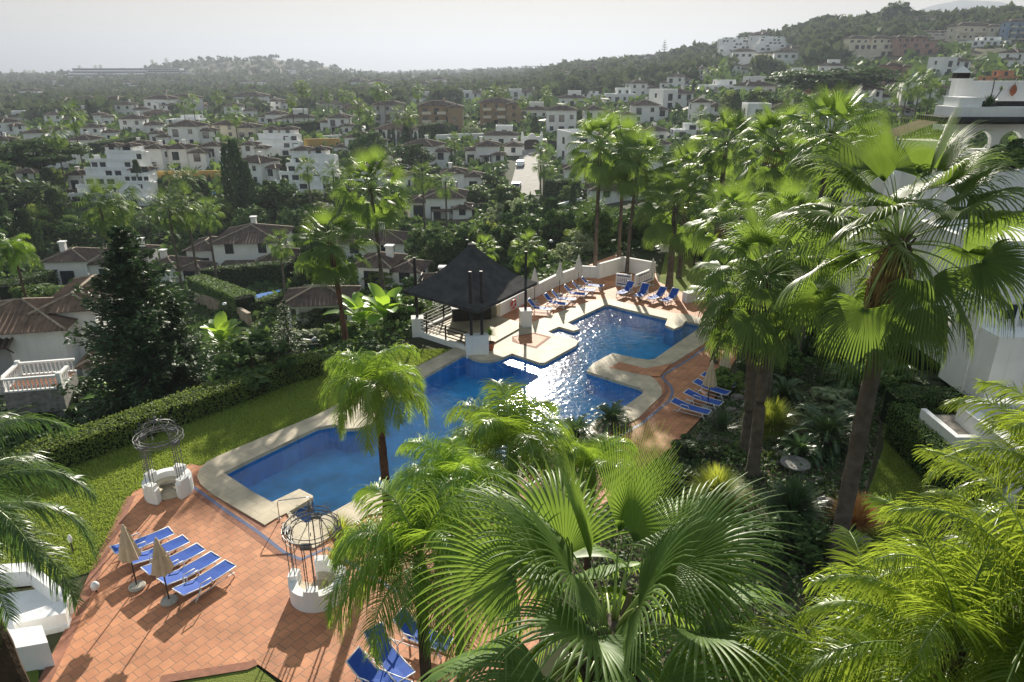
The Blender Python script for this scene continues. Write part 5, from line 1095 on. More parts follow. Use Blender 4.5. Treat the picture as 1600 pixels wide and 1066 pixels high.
terraces('grey terraces right of the pastel town houses',1470,66,60,10,2,6,'grey',Y=450)
# distant slab building
P=gat(200,1350,128); d_=DEP(P); t=thing('slab_building','very long grey slab building on the hazy left hill','apartment building',(P[0],P[1],P[2]-4)); w_=200*d_/FP; land('long slab building',200,122)
for s in range(4):
    MB().box((0,s*3,3+s*5),(w_*(1-.05*s),12,5)).build('storey',M['white'],t); MB().box((0,s*3-6.1,3.8+s*5),(w_*(1-.05*s)-6,.4,2.4)).build('window_band',M['glass'],t)
P=gat(265,1330,140); t=thing('slab_building','second long grey slab building below the first on the hazy left hill','apartment building',(P[0],P[1],P[2]-4)); w_=70*d_/FP
for s in range(3):
    MB().box((0,s*3,3+s*5),(w_*(1-.05*s),12,5)).build('storey',M['grey'],t); MB().box((0,s*3-6.1,3.8+s*5),(w_*(1-.05*s)-6,.4,2.4)).build('window_band',M['glass'],t)
# carport
P=gat(500,58,490); t=thing('carport','open white carport with brown hip roof left of the short palm','carport',P,.12); hip(t,0,1.5,2.75,5.6,4.4,.36)
for x in (-2.5,2.5):
    for y in (-.4,3.4): MB().box((x,y,.4),(.32,.32,4.7)).build('post',M['white'],t)
MB().box((0,-.4,2.55),(5.2,.3,.35)).build('beam',M['white'],t); MB().box((0,3.45,.6),(5.0,.2,3.6)).build('wall',M['white'],t); BOX.append((440,420,556,490,58)); land('carport roof',500,440)
# arched garden door wall
def extrude(prof,th,name,m,parent,loc=(0,0,0),rz=0):
    n=len(prof); V=[(x,-th/2,z) for x,z in prof]+[(x,th/2,z) for x,z in prof]; mb=MB().add(V,[tuple(range(n)),tuple(range(2*n-1,n-1,-1))]+[(i,i+n,(i+1)%n+n,(i+1)%n) for i in range(n)]); return mb.build(name,M[m],parent,False,loc,rz)
P=gat(500,50,492); t=thing('arched_garden_wall','white scalloped wall with an arched dark door below the carport','wall',P,.35); w_=2.8
prof=[(-1.4,-1.5),(.35,-1.5),(.35,1.1)]+[(.7-.35*math.cos(a),1.1+.35*math.sin(a)) for a in [k*math.pi/8 for k in range(1,8)]]+[(1.05,1.1),(1.05,-1.5),(1.5,-1.5),(1.5,.7)]
prof+=[(1.4,1.3)]+[(.7+.62*math.cos(a),1.2+.62*math.sin(a)) for a in [k*math.pi/10 for k in range(1,10)]]+[(.05,1.1)]+[(-.1-.3*k+.15*(1-0),1.25 if k%2==0 else 1.05) for k in range(4)]+[(-1.4,1.2)]
extrude(prof,.2,'wall_face','white',t); MB().box((.7,.12,.3),(.9,.06,2.6)).build('door',M['glass'],t); BOX.append((470,458,526,495,50)); land('white arched garden door',505,478)
t=thing('wheelie_bin','green bin standing before the white scalloped wall','bin',(P[0]-.4,P[1]-.8,P[2]),.3); MB().box((0,0,.45),(.5,.55,.9),0,0,1.15).build('body',mat('green_plastic',(.02,.16,.10),.5),t); MB().box((0,0,.96),(.62,.68,.08)).build('lid',M['hedgecore'],t)
wall('brown curved stone wall below the clipped hedge',[(308,478),(340,487),(370,497),(392,512)],1.5,.4,'ridge',name='stone_wall',cap=False); land('brown stone wall',350,490)
wall('yellow retaining wall under the row of town houses',[(223,285),(290,284),(362,283)],2.6,.5,'yellow',cap=False,name='retaining_wall')
wall('yellow wall with white parapet right of the stepped terraces',[(477,237),(532,236)],3.6,.6,'yellow',name='retaining_wall')
wall('white wall on top of the slope right of the stepped terraces',[(478,222),(534,219)],1.6,.6,name='garden_wall')
wall('long white boundary wall below the tan apartment blocks',[(682,227),(722,225),(768,224)],3.0,.6)
wall('white garden wall in front of the long-roofed villa',[(330,440),(395,436),(462,432)],1.4,.3)
wall('sloping white wall behind the far pool shrubs',[(858,338),(908,324)],1.6,.4)
wall('white wall on the slope below the annex of the cubic villa',[(1040,214),(1100,210)],1.6,.4)
# entrance gate
P=gat(831,215,228); t=thing('entrance_gate','white arched entrance gate with stepped top over the drive','gate',P); s=6.4
prof=[(-s*.5,-2),(-s*.36,-2),(-s*.36,2.0)]+[(-s*.36*math.cos(a),2.0+1.1*math.sin(a)) for a in [k*math.pi/10 for k in range(1,10)]]+[(s*.36,2.0),(s*.36,-2),(s*.5,-2),(s*.5,4.4),(s*.38,4.4),(s*.36,3.8),(s*.2,3.7),(s*.1,4.5),(0,4.7),(-s*.1,4.5),(-s*.2,3.7),(-s*.36,3.8),(-s*.38,4.4),(-s*.5,4.4)]
extrude(prof,.9,'arch','white',t); MB().box((0,.5,1.2),(s*.7,.08,3.4)).build('gate_leaf',M['frame'],t); 
for x in (-1,1): MB().lathe([(.1,4.4),(.35,4.7),(.3,5.0),(.05,5.2)],(x*s*.44,0,0),8).build('urn',M['white'],t)
BOX.append((812,204,850,230,215)); land('arched entrance gate',831,215)
H_('gatehouse with dark roof left of the arched entrance gate',802,236,28,14,'hip',Y=205)
# street
def drape(L,name,m,dz=.06,n=24,kind='structure',ymax=None):
    """ribbon between two photo polylines draped on the ground"""
    A=[Vector(GP(*p)) for p in L[0]]; B=[Vector(GP(*p)) for p in L[1]]; V=[];K=len(A)
    rows=[]
    for k in range(K-1):
        for j in range(n): f=j/n; rows.append((A[k].lerp(A[k+1],f),B[k].lerp(B[k+1],f)))
    rows.append((A[-1],B[-1])); W=8
    for a,b in rows:
        for i in range(W+1): q=a.lerp(b,i/W); V.append((q.x,q.y,H1(q.x,q.y)+dz))
    F=[(r*(W+1)+i,r*(W+1)+i+1,(r+1)*(W+1)+i+1,(r+1)*(W+1)+i) for r in range(len(rows)-1) for i in range(W)]
    return tag(MB().add(V,F).build(name,M[m]),kind=kind)
drape(([(817,229),(806,262),(794,306)],[(846,229),(840,262),(845,306)]),'street','asphalt',.15)
drape(([(618,452),(560,455),(640,420)],[(700,462),(690,440),(700,420)]),'driveway','asphalt',.1)
drape(([(300,505),(340,500),(395,515)],[(300,530),(345,530),(400,560)]),'garden_path','asphalt',.08)
BOX.append((792,226,848,308,120))
M['poolblue']=water('distant_pool_water',(.1,.35,.7),.1,.02)
def vpool(P_,name='villa_pool',Y=None):
    Q=[GP(*p) for p in P_]; z=max(q[2] for q in Q)+.25; Q=[G(p[0],p[1],z) for p in P_]; c=MB(); c.prism([q[:2] for q in Q],z-1.5,z); m_=mat('blue_pool_shell',(.02,.16,.55),.15,.6); tag(c.build(name,m_),kind='structure')
vpool([(279,300),(300,297),(336,298),(337,302),(300,305),(282,304)]); vpool([(392,462),(440,452),(446,455),(400,467)]); vpool([(384,463),(391,460),(400,468),(391,470)])
BOX.append((276,292,340,306,120))
def car(label,px,py,col,rz,Y=None):
    P=GP(px,py); t=thing('parked_car',label,'car',(P[0],P[1],P[2]+.15),rz); mb=MB(); pr=[(-2.1,.35),(-2.1,.8),(-1.3,.95),(-.8,1.42),(.7,1.45),(1.5,.95),(2.1,.85),(2.15,.35)]
    n=len(pr); V=[(x,-.85,z) for x,z in pr]+[(x,.85,z) for x,z in pr]; mb.add(V,[tuple(range(n)),tuple(range(2*n-1,n-1,-1))]+[(i,i+n,(i+1)%n+n,(i+1)%n) for i in range(n)]); mb.build('body',col,t)
    g=MB(); 
    for y in (-.86,.86): g.add([(-1.15,y,.98),(-.75,y,1.36),(.65,y,1.38),(1.3,y,.98)],[(0,1,2,3),(3,2,1,0)])
    g.add([(1.52,-.7,.99),(1.52,.7,.99),(.76,.65,1.43),(.76,-.65,1.43)],[(0,1,2,3)]); g.build('window_glass',M['glass'],t)
    for x in (-1.3,1.35):
        for y in (-.82,.82): w0=MB(); w0.tube([(x,y-.1,.33),(x,y+.1,.33)],.33,14); w0.build('wheel',M['hedgecore'],t)
car('dark parked car at the near end of the paved street',806,298,mat('dark_car_paint',(.03,.04,.05),.25,.6),1.4); car('white parked car halfway up the paved street',813,262,mat('white_car_paint',(.8,.8,.8),.25,.6),1.45)
# crane
P=gat(840,1500,110); t=thing('tower_crane','thin tower crane on the hazy centre skyline','crane',(P[0]+6,P[1],P[2])); k=DEP(P)/FP; h=16*k
mb=MB().box((0,0,h/2),(1.6,1.6,h)); mb.build('mast',M['grey'],t); MB().box((-8*k,0,h*.72),(44*k,1.2,1.4)).build('jib',M['grey'],t); MB().box((13*k,0,h*.66),(3*k,2,4)).build('counterweight',M['grey'],t); land('tower crane',850,100)
# ---------------------------------------------------------------- right-hand white building
def X_(px,Y,z): # x of a pixel column at given Y,z
    return (px-800)/FP*(Y*cP-(z-CH)*sP)
t=thing('white_apartment_building','large white building at the right edge with roof terrace and arched loggia','building',(X_(1440,43,0),43,0)); ox=t.location.x; land('white building on the right',1520,300)
def bx(x0,x1,y0,y1,z0,z1,name,m='white'): return MB().box(((x0+x1)/2-ox,(y0+y1)/2-43,(z0+z1)/2),(x1-x0,y1-y0,z1-z0)).build(name,M[m],t)
xw=X_(1405,43,5); bx(xw,xw+30,43,52,-1,10.3,'wall'); bx(xw-2.0,xw+5.5,41.2,42.99,-1,4.6,'bay')
bx(xw-.3,xw+31,42.2,42.95,4.61,5.6,'balcony_parapet'); 
for k,(a,b,z) in enumerate([(2.5,5,6.2),(7,9.5,6.2),(12,15,6.2),(3.5,6,1.0),(8,11,1.0)]): window(t,xw+(a+b)/2-ox,-.02,z+1.0,b-a,1.9,0)
bx(xw+1.2,xw+4.6,41.05,41.19,1.1,1.5,'window_band','glass'); bx(xw-.7,xw+.6,41.05,41.19,1.1,1.5,'window_slot','glass')
# loggia storey
x0=X_(1478,46,12); aw,gp_=1.4,.52; x=X_(1513,46,12)-x0; prof=[(0,0)]
for k in range(6):
    prof+=[(x,0),(x,1.35)]+[(x+aw/2-aw/2*math.cos(a),1.35+.7*math.sin(a)) for a in [j*math.pi/10 for j in range(1,10)]]+[(x+aw,1.35),(x+aw,0)]; x+=aw+gp_
prof+=[(x+1,0),(x+1,2.5),(0,2.5)]
extrude(prof,.35,'arcade','white',t,(x0-ox,46-43,10.35)); bx(x0+1,x0+30,50,50.3,8,10.9,'terrace_parapet')
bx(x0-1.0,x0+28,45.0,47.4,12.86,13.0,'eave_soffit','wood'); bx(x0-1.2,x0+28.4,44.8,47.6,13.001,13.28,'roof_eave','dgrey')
bx(x0-.2,x0+28,45.3,47.5,13.281,13.85,'roof_parapet'); bx(x0+1.6,x0+28,46.2,46.4,13.851,14.15,'painted_shadow_gap','wood')  # solid dark bar on the parapet paints in the shade of a gap
bx(x0+.1,x0+1.55,45.6,47.2,13.851,14.4,'stair_block'); bx(X_(1491,48.5,14.8),x0+30,48.5,49,12.5,15.3,'terrace_wall'); bx(X_(1491,48.5,14.8)-.05,X_(1491,48.5,14.8)+1.05,48.4,49.3,15.301,15.45,'chimney_block')
mb=MB(); 
for k in range(5): mb.box((X_(1491,48.5,14.8)+.1+.2*k-ox,5.9,15.62),(.05,.5,.34))
mb.build('chimney_louvre',M['wood'],t); MB().lathe([(.62,15.79),(.6,15.84),(.05,16.2)],(X_(1491,48.5,14.8)+.5-ox,5.9,0),4).build('chimney_cap',M['white'],t)
mb=MB(); mb.add([(x0-4.2-ox,1.5,12.0),(x0-.6-ox,2.2,13.2),(x0-.6-ox,4.2,13.2),(x0-4.2-ox,4.2,12.0)],[(0,1,2,3),(3,2,1,0)]); mb.build('sloping_roof',M['roof2'],t); bx(x0-4.0,x0-.8,44.6,46.2,8,11.9,'side_wing')
th=thing('hanging_ornament','rust coloured ornament on the white roof terrace wall','ornament',(X_(1583,48.4,14.8),48.34,14.75)); MB().lathe([(.02,-.38),(.15,-.2),(.2,0),(.14,.2),(.03,.35)],(0,0,0),8).build('body',M['pot'],th); MB().tube([(0,0,.33),(0,0,.5)],.02,4).build('hook',M['iron'],th)
P=(X_(1543,45.9,14),45.75,13.86); tp=thing('potted_plant','spiky succulent plant on the white roof terrace','potted plant',P); link('leaves',strips('leaves',spikes(160,.75,.03,31,88,0,.1,3),M['cycad']),tp); MB().tube([(0,0,0),(.02,0,1.0),(0,0,1.5)],.03,5).build('flower_stalk',M['bark'],tp); link('upper_rosette',strips('upper_rosette',spikes(60,.3,.02,32,88,-10,.1,3),M['cycad']),tp,(.55,0,.95)); MB().tube([(.1,0,.1),(.55,0,.95)],.03,5).build('stem',M['bark'],tp)
for lb,px,Y_,w_,h_,K in [('leafy shrub with sunlit tips on the loggia terrace below the arches',1568,44.2,2.6,1.5,S3),('darker shrub in front of the right arch of the loggia',1590,44.6,2.0,1.9,S2),('small shrub at the left end of the loggia terrace',1520,44.3,1.6,.9,S1)]:
    K.put((X_(px,Y_,11),Y_,10.3),px,lb,None,(w_,w_,h_))
# stepped white parapets lower right
t2=thing('white_stepped_building','white stepped parapet walls of the nearer block at the right edge','building',(X_(1545,33,4),33,0)); o2=t2.location.x
def bz(px0,px1,Y,dy,z0,z1,name,m='white'):
    a=X_(px0,Y,z1)-o2; b=X_(px1,Y,z1)-o2; return MB().box(((a+b)/2,Y+dy/2-33,(z0+z1)/2),(b-a,dy,z1-z0)).build(name,M[m],t2)
bz(1503,1560,33.5,5,1.5,4.6,'parapet_wall'); bz(1538,1600,31.5,1.99,1.1,5.9,'stepped_wall'); bz(1562,1640,30,1.49,.3,4.6,'stepped_wall'); bz(1500,1640,35,4,4.61,8.2,'upper_wall'); bz(1558,1640,32,2.9,5.91,8.6,'upper_wall')
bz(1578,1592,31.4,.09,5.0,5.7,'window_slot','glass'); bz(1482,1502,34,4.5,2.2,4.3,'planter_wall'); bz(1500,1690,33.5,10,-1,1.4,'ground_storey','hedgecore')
t3=thing('white_planter','white planter box filled with pale pebbles beside the trimmed hedge','planter',(X_(1515,26,1),26,0)); o3=t3.location.x
def by(px0,px1,Y,dy,z0,z1,name,m='white'):
    a=X_(px0,Y,z1)-o3; b=X_(px1,Y,z1)-o3; return MB().box(((a+b)/2,Y+dy/2-26,(z0+z1)/2),(b-a,dy,z1-z0)).build(name,M[m],t3)
by(1494,1503,25.0,2.6,.5,2.2,'rim'); by(1503,1548,25.0,.25,.5,2.2,'rim'); by(1503,1548,27.3,.25,.5,2.2,'rim'); by(1503.5,1547,25.26,2.03,.5,2.05,'pebbles','rock'); by(1496,1548,25.1,2.4,-.3,.49,'base')
xL=X_(1488,25,2.2)
hedge('trimmed hedge with sunny top beside the white planter',[(xL-.25,22.6,-.05),(xL+.1,29.0,-.05)],1.0,1.8,M['leaf_m'],300,size=.07,world=True)
hedge('narrow trimmed hedge piece below the white planter',[(xL+.1,24.1,-.05),(xL+3.2,24.1,-.05)],1.0,1.5,M['leaf_m'],300,size=.07,world=True)
hedge('dark trimmed hedge behind the one with the sunny top',[(xL+.4,30.4,-.05),(xL+3.8,30.4,-.05)],1.2,1.7,M['leaf_d'],260,size=.07,world=True)
t4=thing('white_terrace_wall','bright white terrace wall behind the yellow-green palm at the right edge','wall',(X_(1560,25,1),25,0)); MB().box((1.2,1.5,1.4),(4.4,.5,3.4)).build('wall_face',M['white'],t4); MB().box((-.75,-.4,1.3),(.6,3.3,3.0)).build('side_face',M['white'],t4); MB().box((3.5,-.6,-.2),(7,3,.8)).build('terrace_floor',M['tile_grey'],t4)
# ---------------------------------------------------------------- big middle distance trees by hand
for K,px,py,h,w_,lb,Y in [(T4,72,300,78,92,'umbrella pine with rounded dark crown left of the white terraces',None),(T2,30,345,60,110,'dark dense tree mass at the far left, upper',None),(T1,60,395,62,130,'broad light-topped tree at the left above the palm crown',72),(T1,112,396,56,80,'rounded tree right of the broad light-topped tree',74),(T2,20,400,66,70,'dark tree at the left edge behind the drooping palm',None),(T2,440,352,72,62,'large dark round tree right of the tall cypress group',None),(T2,415,350,60,50,'smaller dark tree touching the tall cypress group',None),(T1,490,335,40,60,'dark green tree right of the large round tree',None),(T5,505,345,30,50,'grey-green tree beneath the lower stepped terraces',None),(T2,690,395,70,50,'very dark evergreen left of the evergreen row behind the pavilion',78),(T2,730,392,78,50,'very dark evergreen directly above the pavilion roof',78),(T2,775,395,82,60,'dark evergreen right of the pavilion apex',77),(T2,820,398,84,60,'dark evergreen behind the small bright palm on the right',78),(T1,790,330,44,60,'green tree left of the paved street end',None),(T1,745,322,34,70,'green trees above the evergreen row',None),(T1,1060,360,70,70,'large leafy tree behind the thick-trunk palm',66),(T1,1010,370,70,60,'leafy tree between trio and thick-trunk palm',68),(T2,930,395,90,60,'dark tall tree behind the trio of trunks, left',68),(T2,985,392,70,60,'dark tree behind the trio of trunks, right',70),(T5,900,375,60,70,'open pine-like tree behind the white wall, right centre',66),(T1,870,370,50,50,'feathery tree above the first white umbrellas',70),(T4,1275,150,58,110,'wide umbrella pine left of the pair above the orange villa',230),(T4,1330,146,56,100,'wide umbrella pine right of the pair above the orange villa',235),(T2,1395,48,36,44,'big tree on the hilltop left of the long wall',540),(T4,1488,32,18,20,'lone umbrella pine on the hilltop wall',545),(T3,1358,195,44,44,'bright rounded tree right of the orange villa palms',150),(T2,1110,208,30,40,'dark tree beside the cubic villa',None),(T1,1180,180,40,50,'tree left of the long dark hedge',None),(T2,1175,230,50,60,'dark tree behind the right palm crowns, left',100),(T2,1300,260,60,80,'dark tree behind the right palm crowns, middle',90),(T1,1385,250,60,60,'green tree behind the bright upright palm leaf',90),(T2,1200,400,80,90,'dark garden tree between the right palms, left',40),(T2,1290,410,90,90,'dark garden tree between the right palms, right',40),(T1,1240,480,60,80,'green tree in the right garden behind the twin palms',36),(T2,1090,360,60,50,'dark tree right of the thick-trunk palm',60),(T1,540,320,40,60,'tree left of the tall palm crown behind',None),(T2,645,275,50,60,'dark tree between lower terraces and gabled villa',None),(T2,580,262,56,60,'dark tree above the tall palm crown',None),(T1,560,240,30,50,'tree right of the yellow wall',None),(T2,480,430,30,50,'tree beside the carport',80),(T1,240,475,50,60,'green tree behind the big conifer',70)]:
    tput(K,px,py,h,w_,lb,Y=Y)
for px,py,h,w_,lb,Y in [(381,352,124,26,'tallest cypress of the dark group in the left centre',None),(368,345,112,22,'cypress left in the tall dark group',None),(394,350,92,22,'cypress right in the tall dark group',None),(142,190,32,9,'lone cypress beside the small tower house',None),(222,312,58,14,'cypress right of the upper left terraced complex',None),(208,268,44,11,'first cypress between town houses and terraces',None),(203,262,40,9,'cypress just left of the first one between town houses and terraces',None),(262,262,22,6,'small cypress in front of the town house row, left',None),(278,262,24,6,'small cypress in front of the town house row, right',None),(25,250,30,8,'cypress among the left edge white houses',None),(14,252,26,7,'cypress nearest the left edge',None),(253,306,26,13,'cypress left of the valley pool',None),(636,236,42,14,'biggest cypress before the villa with reddish roof',None),(441,275,28,10,'small cypress at the lower stepped terraces',None),(1171,150,30,9,'cypress right of the hillside modern villa',None),(733,370,64,14,'pointed cypress behind the pavilion roof apex',80),(700,372,52,12,'pointed cypress left of the pavilion apex',80),(716,374,56,12,'pointed cypress between two others left of the pavilion apex',80),(750,372,60,12,'pointed cypress just right of the pavilion apex',80),(1072,128,20,14,'pointed conifer left of the hillside modern villa',None),(330,540,38,12,'small pointed cypress by the garden path',45)]:
    tput(CP,px,py,h,w_,lb,Y=Y,wr=.17)
for k in range(9): auto(tput(CP,601+7.5*k+(4 if k>4 else 0),229,22+(k%3)*3,5,None,'small cypress',None,wr=.17),'small cypress',(601+7.5*k,215))
# more town houses filling the slopes
def gen_house(k):
    t=thing('villa',None,'house'); rg_=random.Random(k*5); kw=dict(wall='white',step=.7,rng=rg_,base=4)
    if k==0: wing(t,-2.5,0,8,7,5.6,chim=True,**kw); wing(t,4,1,6,6,3.4,**kw)
    elif k==1: wing(t,0,0,9,8,6.0,chim=True,**kw); wing(t,-6,-1,4,6,3,**kw); wing(t,6,2,4,5,4.5,**kw)
    elif k==2: wing(t,0,0,12,7,3.4,**kw); wing(t,1,3,6,5,5.8,roof='flat',**kw)
    else: wing(t,-4,0,6,8,5.8,roof='flat',**kw); wing(t,3,1.5,8,7,5,chim=True,**kw)
    return Kind(t)
GH=[gen_house(k) for k in range(4)]; r3=random.Random(12); cnt=0; tries=0
while cnt<62 and tries<9000:
    tries+=1; left=r3.random()<.72; px=r3.uniform(-5,1010) if left else r3.uniform(1050,1600); py=(150+150*r3.random()**1.1) if left else (100+110*r3.random()); P=GP(px,py)
    if not(70<P[1]<430) or float(poly_sd(np.array([P[0]]),np.array([P[1]]),PL)[0])<20: continue
    s=r3.uniform(.85,1.15); d_=DEP(P); wp=15*s*FP/d_; hp=8*s*FP/d_
    if any(min(px+wp/2,c_)>max(px-wp/2,a) and min(py,dd)>max(py-hp,b) and (min(px+wp/2,c_)-max(px-wp/2,a))*(min(py,dd)-max(py-hp,b))>.12*wp*hp for a,b,c_,dd,YY in BOX): continue
    if any(abs(P[0]-X2)<14 and abs(P[1]-Y2)<16 for X2,Y2 in HP_): continue
    HP_.append((P[0],P[1])); o=GH[cnt%4].put(P,r3.uniform(-.5,.5),None,None,s); BOX.append((px-wp/2,py-hp,px+wp/2,py,P[1])); auto(o,'white house',(px,py-hp/2)); cnt+=1
print('gen houses',cnt)
# random middle distance trees
r2=random.Random(99); KS=[(T1,5,.9),(T2,6,.95),(T3,5,.9),(T5,5,.95),(CP,8,.2),(CP2,8,.45),(S1,2.6,1.3),(S2,3,1.3)]
def clear(x0,y0,x1,y1,Y):
    for a,b,c_,d_,YY in BOX:
        if Y<YY+6:
            ix=min(x1,c_+2)-max(x0,a-2); iy=min(y1,d_)-max(y0,b)
            if ix>0 and iy>0 and (ix*iy)>.08*max(1,min((x1-x0)*(y1-y0),(c_-a)*(d_-b))): return False
        if YY-2<Y<YY+14 and a<(x0+x1)/2<c_: return False
    return True
cnt=0;tries=0
while cnt<240 and tries<6000:
    tries+=1; px=r2.uniform(-20,1620); py=155+285*r2.random()**1.25
    if px>1250 and py>230: continue
    P=GP(px,py)
    if P[1]<62 or P[1]>420: continue
    if float(poly_sd(np.array([P[0]]),np.array([P[1]]),PL)[0])<8: continue
    K,h0,asp=r2.choice(KS); h=h0*r2.uniform(.8,1.35); d_=DEP(P); hp=h*FP/d_; wp=h*asp*FP/d_
    if px+wp/2>792 and px-wp/2<850 and py-hp<304 and py>228: continue
    if not clear(px-wp/2,py-hp,px+wp/2,py,P[1]): continue
    nm_={T1:'green tree',T2:'dark tree',T3:'light green tree',T5:'grey-green tree',CP:'slim cypress',CP2:'cone-shaped conifer',S1:'green bush',S2:'dark bush'}[K]
    w_=h*asp/(.2 if K is CP else (.42 if K is CP2 else .9)); 
    o=K.put((P[0],P[1],P[2]-.2),r2.uniform(0,6.28),None,None,(w_,w_,h)); 
    auto(o,nm_,(px,py-hp/2)); cnt+=1
# undergrowth of the valley, distant woods

rg=np.random.default_rng(5)
def wedge(n,y0,y1,s=.82): 
    Y=np.exp(rg.uniform(math.log(y0),math.log(y1),n)); u=rg.uniform(-s,s,n); return np.stack([u*Y,Y],1)
A=wedge(90000,58,420); A=A[poly_sd(A[:,0],A[:,1],PL)>2]
def offhouse(A,HT=1.5):
    d=ray_px(A); keep=np.ones(len(A),bool)
    zt_=hgt(A[:,0],A[:,1])+HT-CH; dyt=A[:,1]*cP-zt_*sP; yt=533-FP*(zt_*cP+A[:,1]*sP)/dyt
    for a,b,c_,dd,YY in BOX: keep&=~((d[:,0]>a-2)&(d[:,0]<c_+2)&(A[:,1]<YY+11)&(yt<dd-(dd-b)*.12)&(d[:,1]>b))
    keep&=~((d[:,0]>790)&(d[:,0]<852)&(d[:,1]>226)&(yt<304))
    return A[keep]
def ray_px(A):
    z=hgt(A[:,0],A[:,1])-CH; dy=A[:,1]*cP-z*sP; return np.stack([800+FP*A[:,0]/dy,533-FP*(z*cP+A[:,1]*sP)/dy],1)
A=offhouse(A); k=(A[:,1]*.0045)
B=A[:26000]; 
def cov2(name,A,sz,m,label,h,cat,seed):
    rng=np.random.default_rng(seed); n=len(A); cl=.5+.5*np.sin(A[:,0]*.21+np.sin(A[:,1]*.13)*2)*np.sin(A[:,1]*.17+1); z=hgt(A[:,0],A[:,1]); c_=np.stack([A[:,0],A[:,1],z+h*cl*rng.uniform(0,1,n)*np.clip(A[:,1]/90,.6,2.2)],1)
    r=leafcloud(n,np.zeros((1,3)),np.zeros((1,3)),1.0,rng,.7)*(sz*A[:,1]*rng.uniform(.6,1.5,n))[:,None,None,None]+c_[:,None,None,:]; return tag(link(name,strips(name,r,m,False)),label,cat,None,'stuff')
cov2('undergrowth',A[:45000],.0075,M['leaf_d'],'dark bushes and garden greenery filling the valley between the houses',1.5,'undergrowth',1)
cov2('undergrowth',A[45000:62000],.006,M['leaf_m'],'brighter garden greenery between the houses',1.8,'undergrowth',2)
def woods(name,n,y0,y1,s,h,m,label,seed,lv=14,kp=None):
    rng=np.random.default_rng(seed); global rg; A=wedge(n,y0,y1,s)
    if kp is not None: A=A[kp(A)]
    A=offhouse(A,h*.9)
    n=len(A); z=hgt(A[:,0],A[:,1]); H=h*rng.uniform(.6,1.4,n); off=norm(rng.normal(0,1,(n,lv,3)))*rng.uniform(.5,1,(n,lv,1)); c_=np.stack([A[:,0],A[:,1],z],1)[:,None,:]+off*np.stack([H*.5,H*.5,H*.42],1)[:,None,:]+np.array([0,0,1.])*(H*.5)[:,None,None]
    c_=c_.reshape(-1,3); N=len(c_); r=leafcloud(N,np.zeros((1,3)),np.zeros((1,3)),1.0,rng,.3)*(np.repeat(H,lv)*.42)[:,None,None,None]+c_[:,None,None,:]; return tag(link(name,strips(name,r,m,False)),label,'woodland',None,'stuff')
woods('woodland',5200,380,900,.8,7.5,M['woods'],'wooded slopes and gardens of the middle distance',3,22)
woods('distant_woodland',7500,850,2900,.8,9,M['woods'],'hazy woods covering the distant hills and plain',4,12)
woods('distant_woodland',1700,420,720,.8,8,M['woods'],'dark wooded ridge on the right skyline',6,26,lambda A:(A[:,0]/A[:,1]>.12))
# skyline palms and trees on the right ridge
for px,Y,h,K in [(1113,680,9,0),(1118,685,9,0),(1137,660,9,0),(1150,640,8,0),(1085,700,8,0),(960,760,9,0),(975,770,8,0),(915,840,9,0),(930,820,8,0),(1163,600,12,2),(1308,590,9,0),(1318,590,9,0),(1338,585,9,0),(1360,580,10,2),(1290,590,9,2),(985,780,12,1),(1000,790,11,1),(1020,740,11,1),(1270,590,10,2)]:
    P=gat(px,Y,90)
    if K==0: o=palm('skyline_palm','thin palm standing on the hazy skyline of the right ridge','palm tree',(P[0],P[1],P[2]),h,FARF[0][0],FARF[0][1],None,r=.3,n=5,rings=4,group='palms on the right skyline'); o.children
    else:
        o=(T2 if K==1 else T4).put(P,px,'dark tree standing on the right skyline ridge','trees on the right skyline',(h*.95,h*.95,h)); 
for px,Y in [(18,1690),(45,1690),(52,1700),(125,1640),(158,1640),(240,1600),(262,1600),(150,1650),(38,1700)]:
    P=gat(px,Y,110); t=palm('skyline_palm','tiny palm on the hazy left skyline','palm tree',P,15,FARF[1][0],FARF[1][1],None,r=.5,n=5,rings=4,group='palms on the left skyline')
    for ch in t.children:
        if ch.name.startswith(('crown','leaf_stalks')): ch.scale=(2.2,)*3
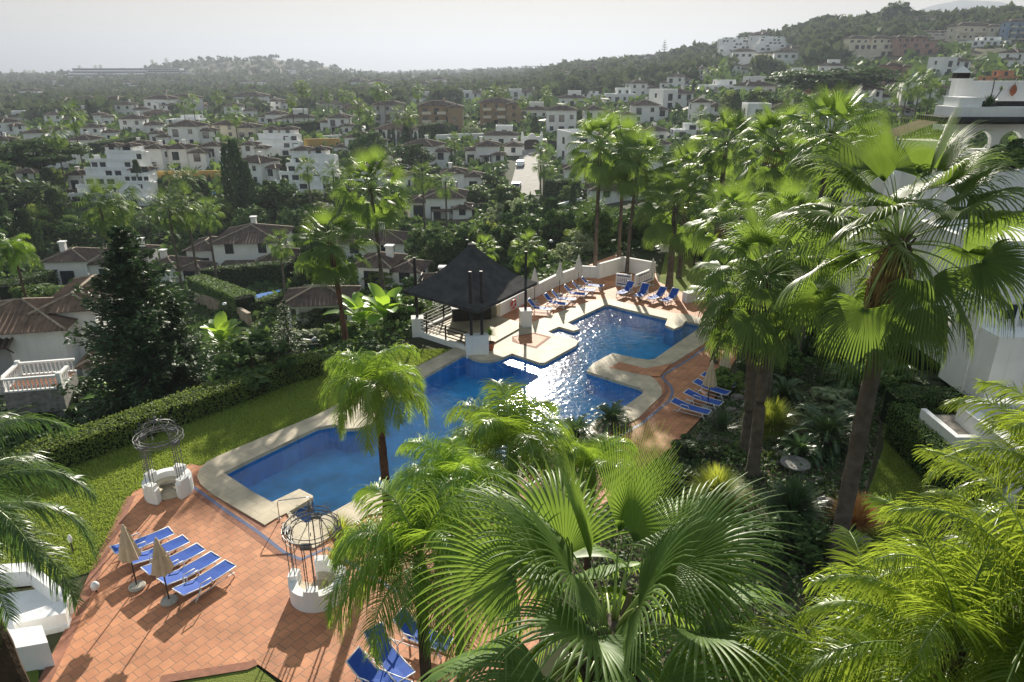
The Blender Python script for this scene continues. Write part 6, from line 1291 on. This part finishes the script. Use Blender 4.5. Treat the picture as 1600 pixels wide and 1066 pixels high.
# far small houses
def far_house():
    t=thing('distant_house',None,'house'); MB().box((0,0,0),(14,9,9)).build('wall',M['white'],t); hip(t,0,0,4.51,14,9,1.6); 
    for k in (-4,0,4): window(t,k,-4.52,2.2,1.8,1.5,0)
    return Kind(t)
FH=far_house(); cnt=0
spots=[]
while cnt<90:
    px=r2.uniform(0,1600); Y=math.exp(r2.uniform(math.log(430),math.log(1400))); 
    if px>1000 and Y>620: continue
    P=gat(px,Y); FH.put((P[0],P[1],P[2]+3),r2.uniform(-.5,.5),'small white house among trees on the hazy distant slopes','small distant white houses',r2.uniform(.7,1.3)); cnt+=1
t=thing('hilltop_wall','long low building line on the right hilltop','wall',gat(1460,560,30)); w_=118*560/FP; MB().box((0,0,3),(w_,5,9)).build('wall_face',M['tan'],t); MB().box((0,0,7.8),(w_+1,6,.6)).build('roof_edge',M['tan'],t)
# mountains
def mount(name,pts,Y,depth=900):
    mb=MB(); K=60; V=[]; rng=random.Random(3)
    xs=np.linspace(pts[0][0],pts[-1][0],K); ys=np.interp(xs,[p[0] for p in pts],[p[1] for p in pts])
    for j,(dy,f) in enumerate(((-depth,0),(-depth*.6,.45),(-depth*.3,.75),(0,1),(depth*.5,.5),(depth,0))):
        for x,y in zip(xs,ys):
            z=AT(x,y,Y)[2]; X=(x-800)/1179*Y; V.append((X,Y+dy+rng.uniform(-30,30)*(f<1),-10+(z+10)*f+rng.uniform(-10,10)*(0<f<1)))
    F=[(j*K+i,j*K+i+1,(j+1)*K+i+1,(j+1)*K+i) for j in range(5) for i in range(K-1)]
    tag(mb.add(V,F).build(name,M['mountain'],None,True),kind='structure')
mount('mountain',[(1330,60),(1400,22),(1440,8),(1480,0),(1540,3),(1580,12),(1620,30),(1800,60)],2900,500)
mount('mountain',[(1480,60),(1540,25),(1600,2),(1640,-2),(1800,5),(2200,60)],2450,400)
# haze
hz=MB().box((0,0,105),(19000,19000,320)); hm=bpy.data.materials.new('haze_air'); hm.use_nodes=True; N=hm.node_tree.nodes
for n_ in list(N):
    if n_.type!='OUTPUT_MATERIAL': N.remove(n_)
pv=N.new('ShaderNodeVolumePrincipled'); pv.inputs['Color'].default_value=HCOL; pv.inputs['Density'].default_value=HAZE; pv.inputs['Anisotropy'].default_value=.35
hm.node_tree.links.new(pv.outputs[0],[n_ for n_ in N if n_.type=='OUTPUT_MATERIAL'][0].inputs['Volume']); tag(hz.build('haze',hm),'thin bluish haze over the valley','haze',None,'stuff')
finish_labels()
for o in list(SC.objects):   # unused prototypes
    if o.type=='EMPTY' and 'label' not in o:
        for c_ in list(o.children_recursive): bpy.data.objects.remove(c_)
        bpy.data.objects.remove(o)
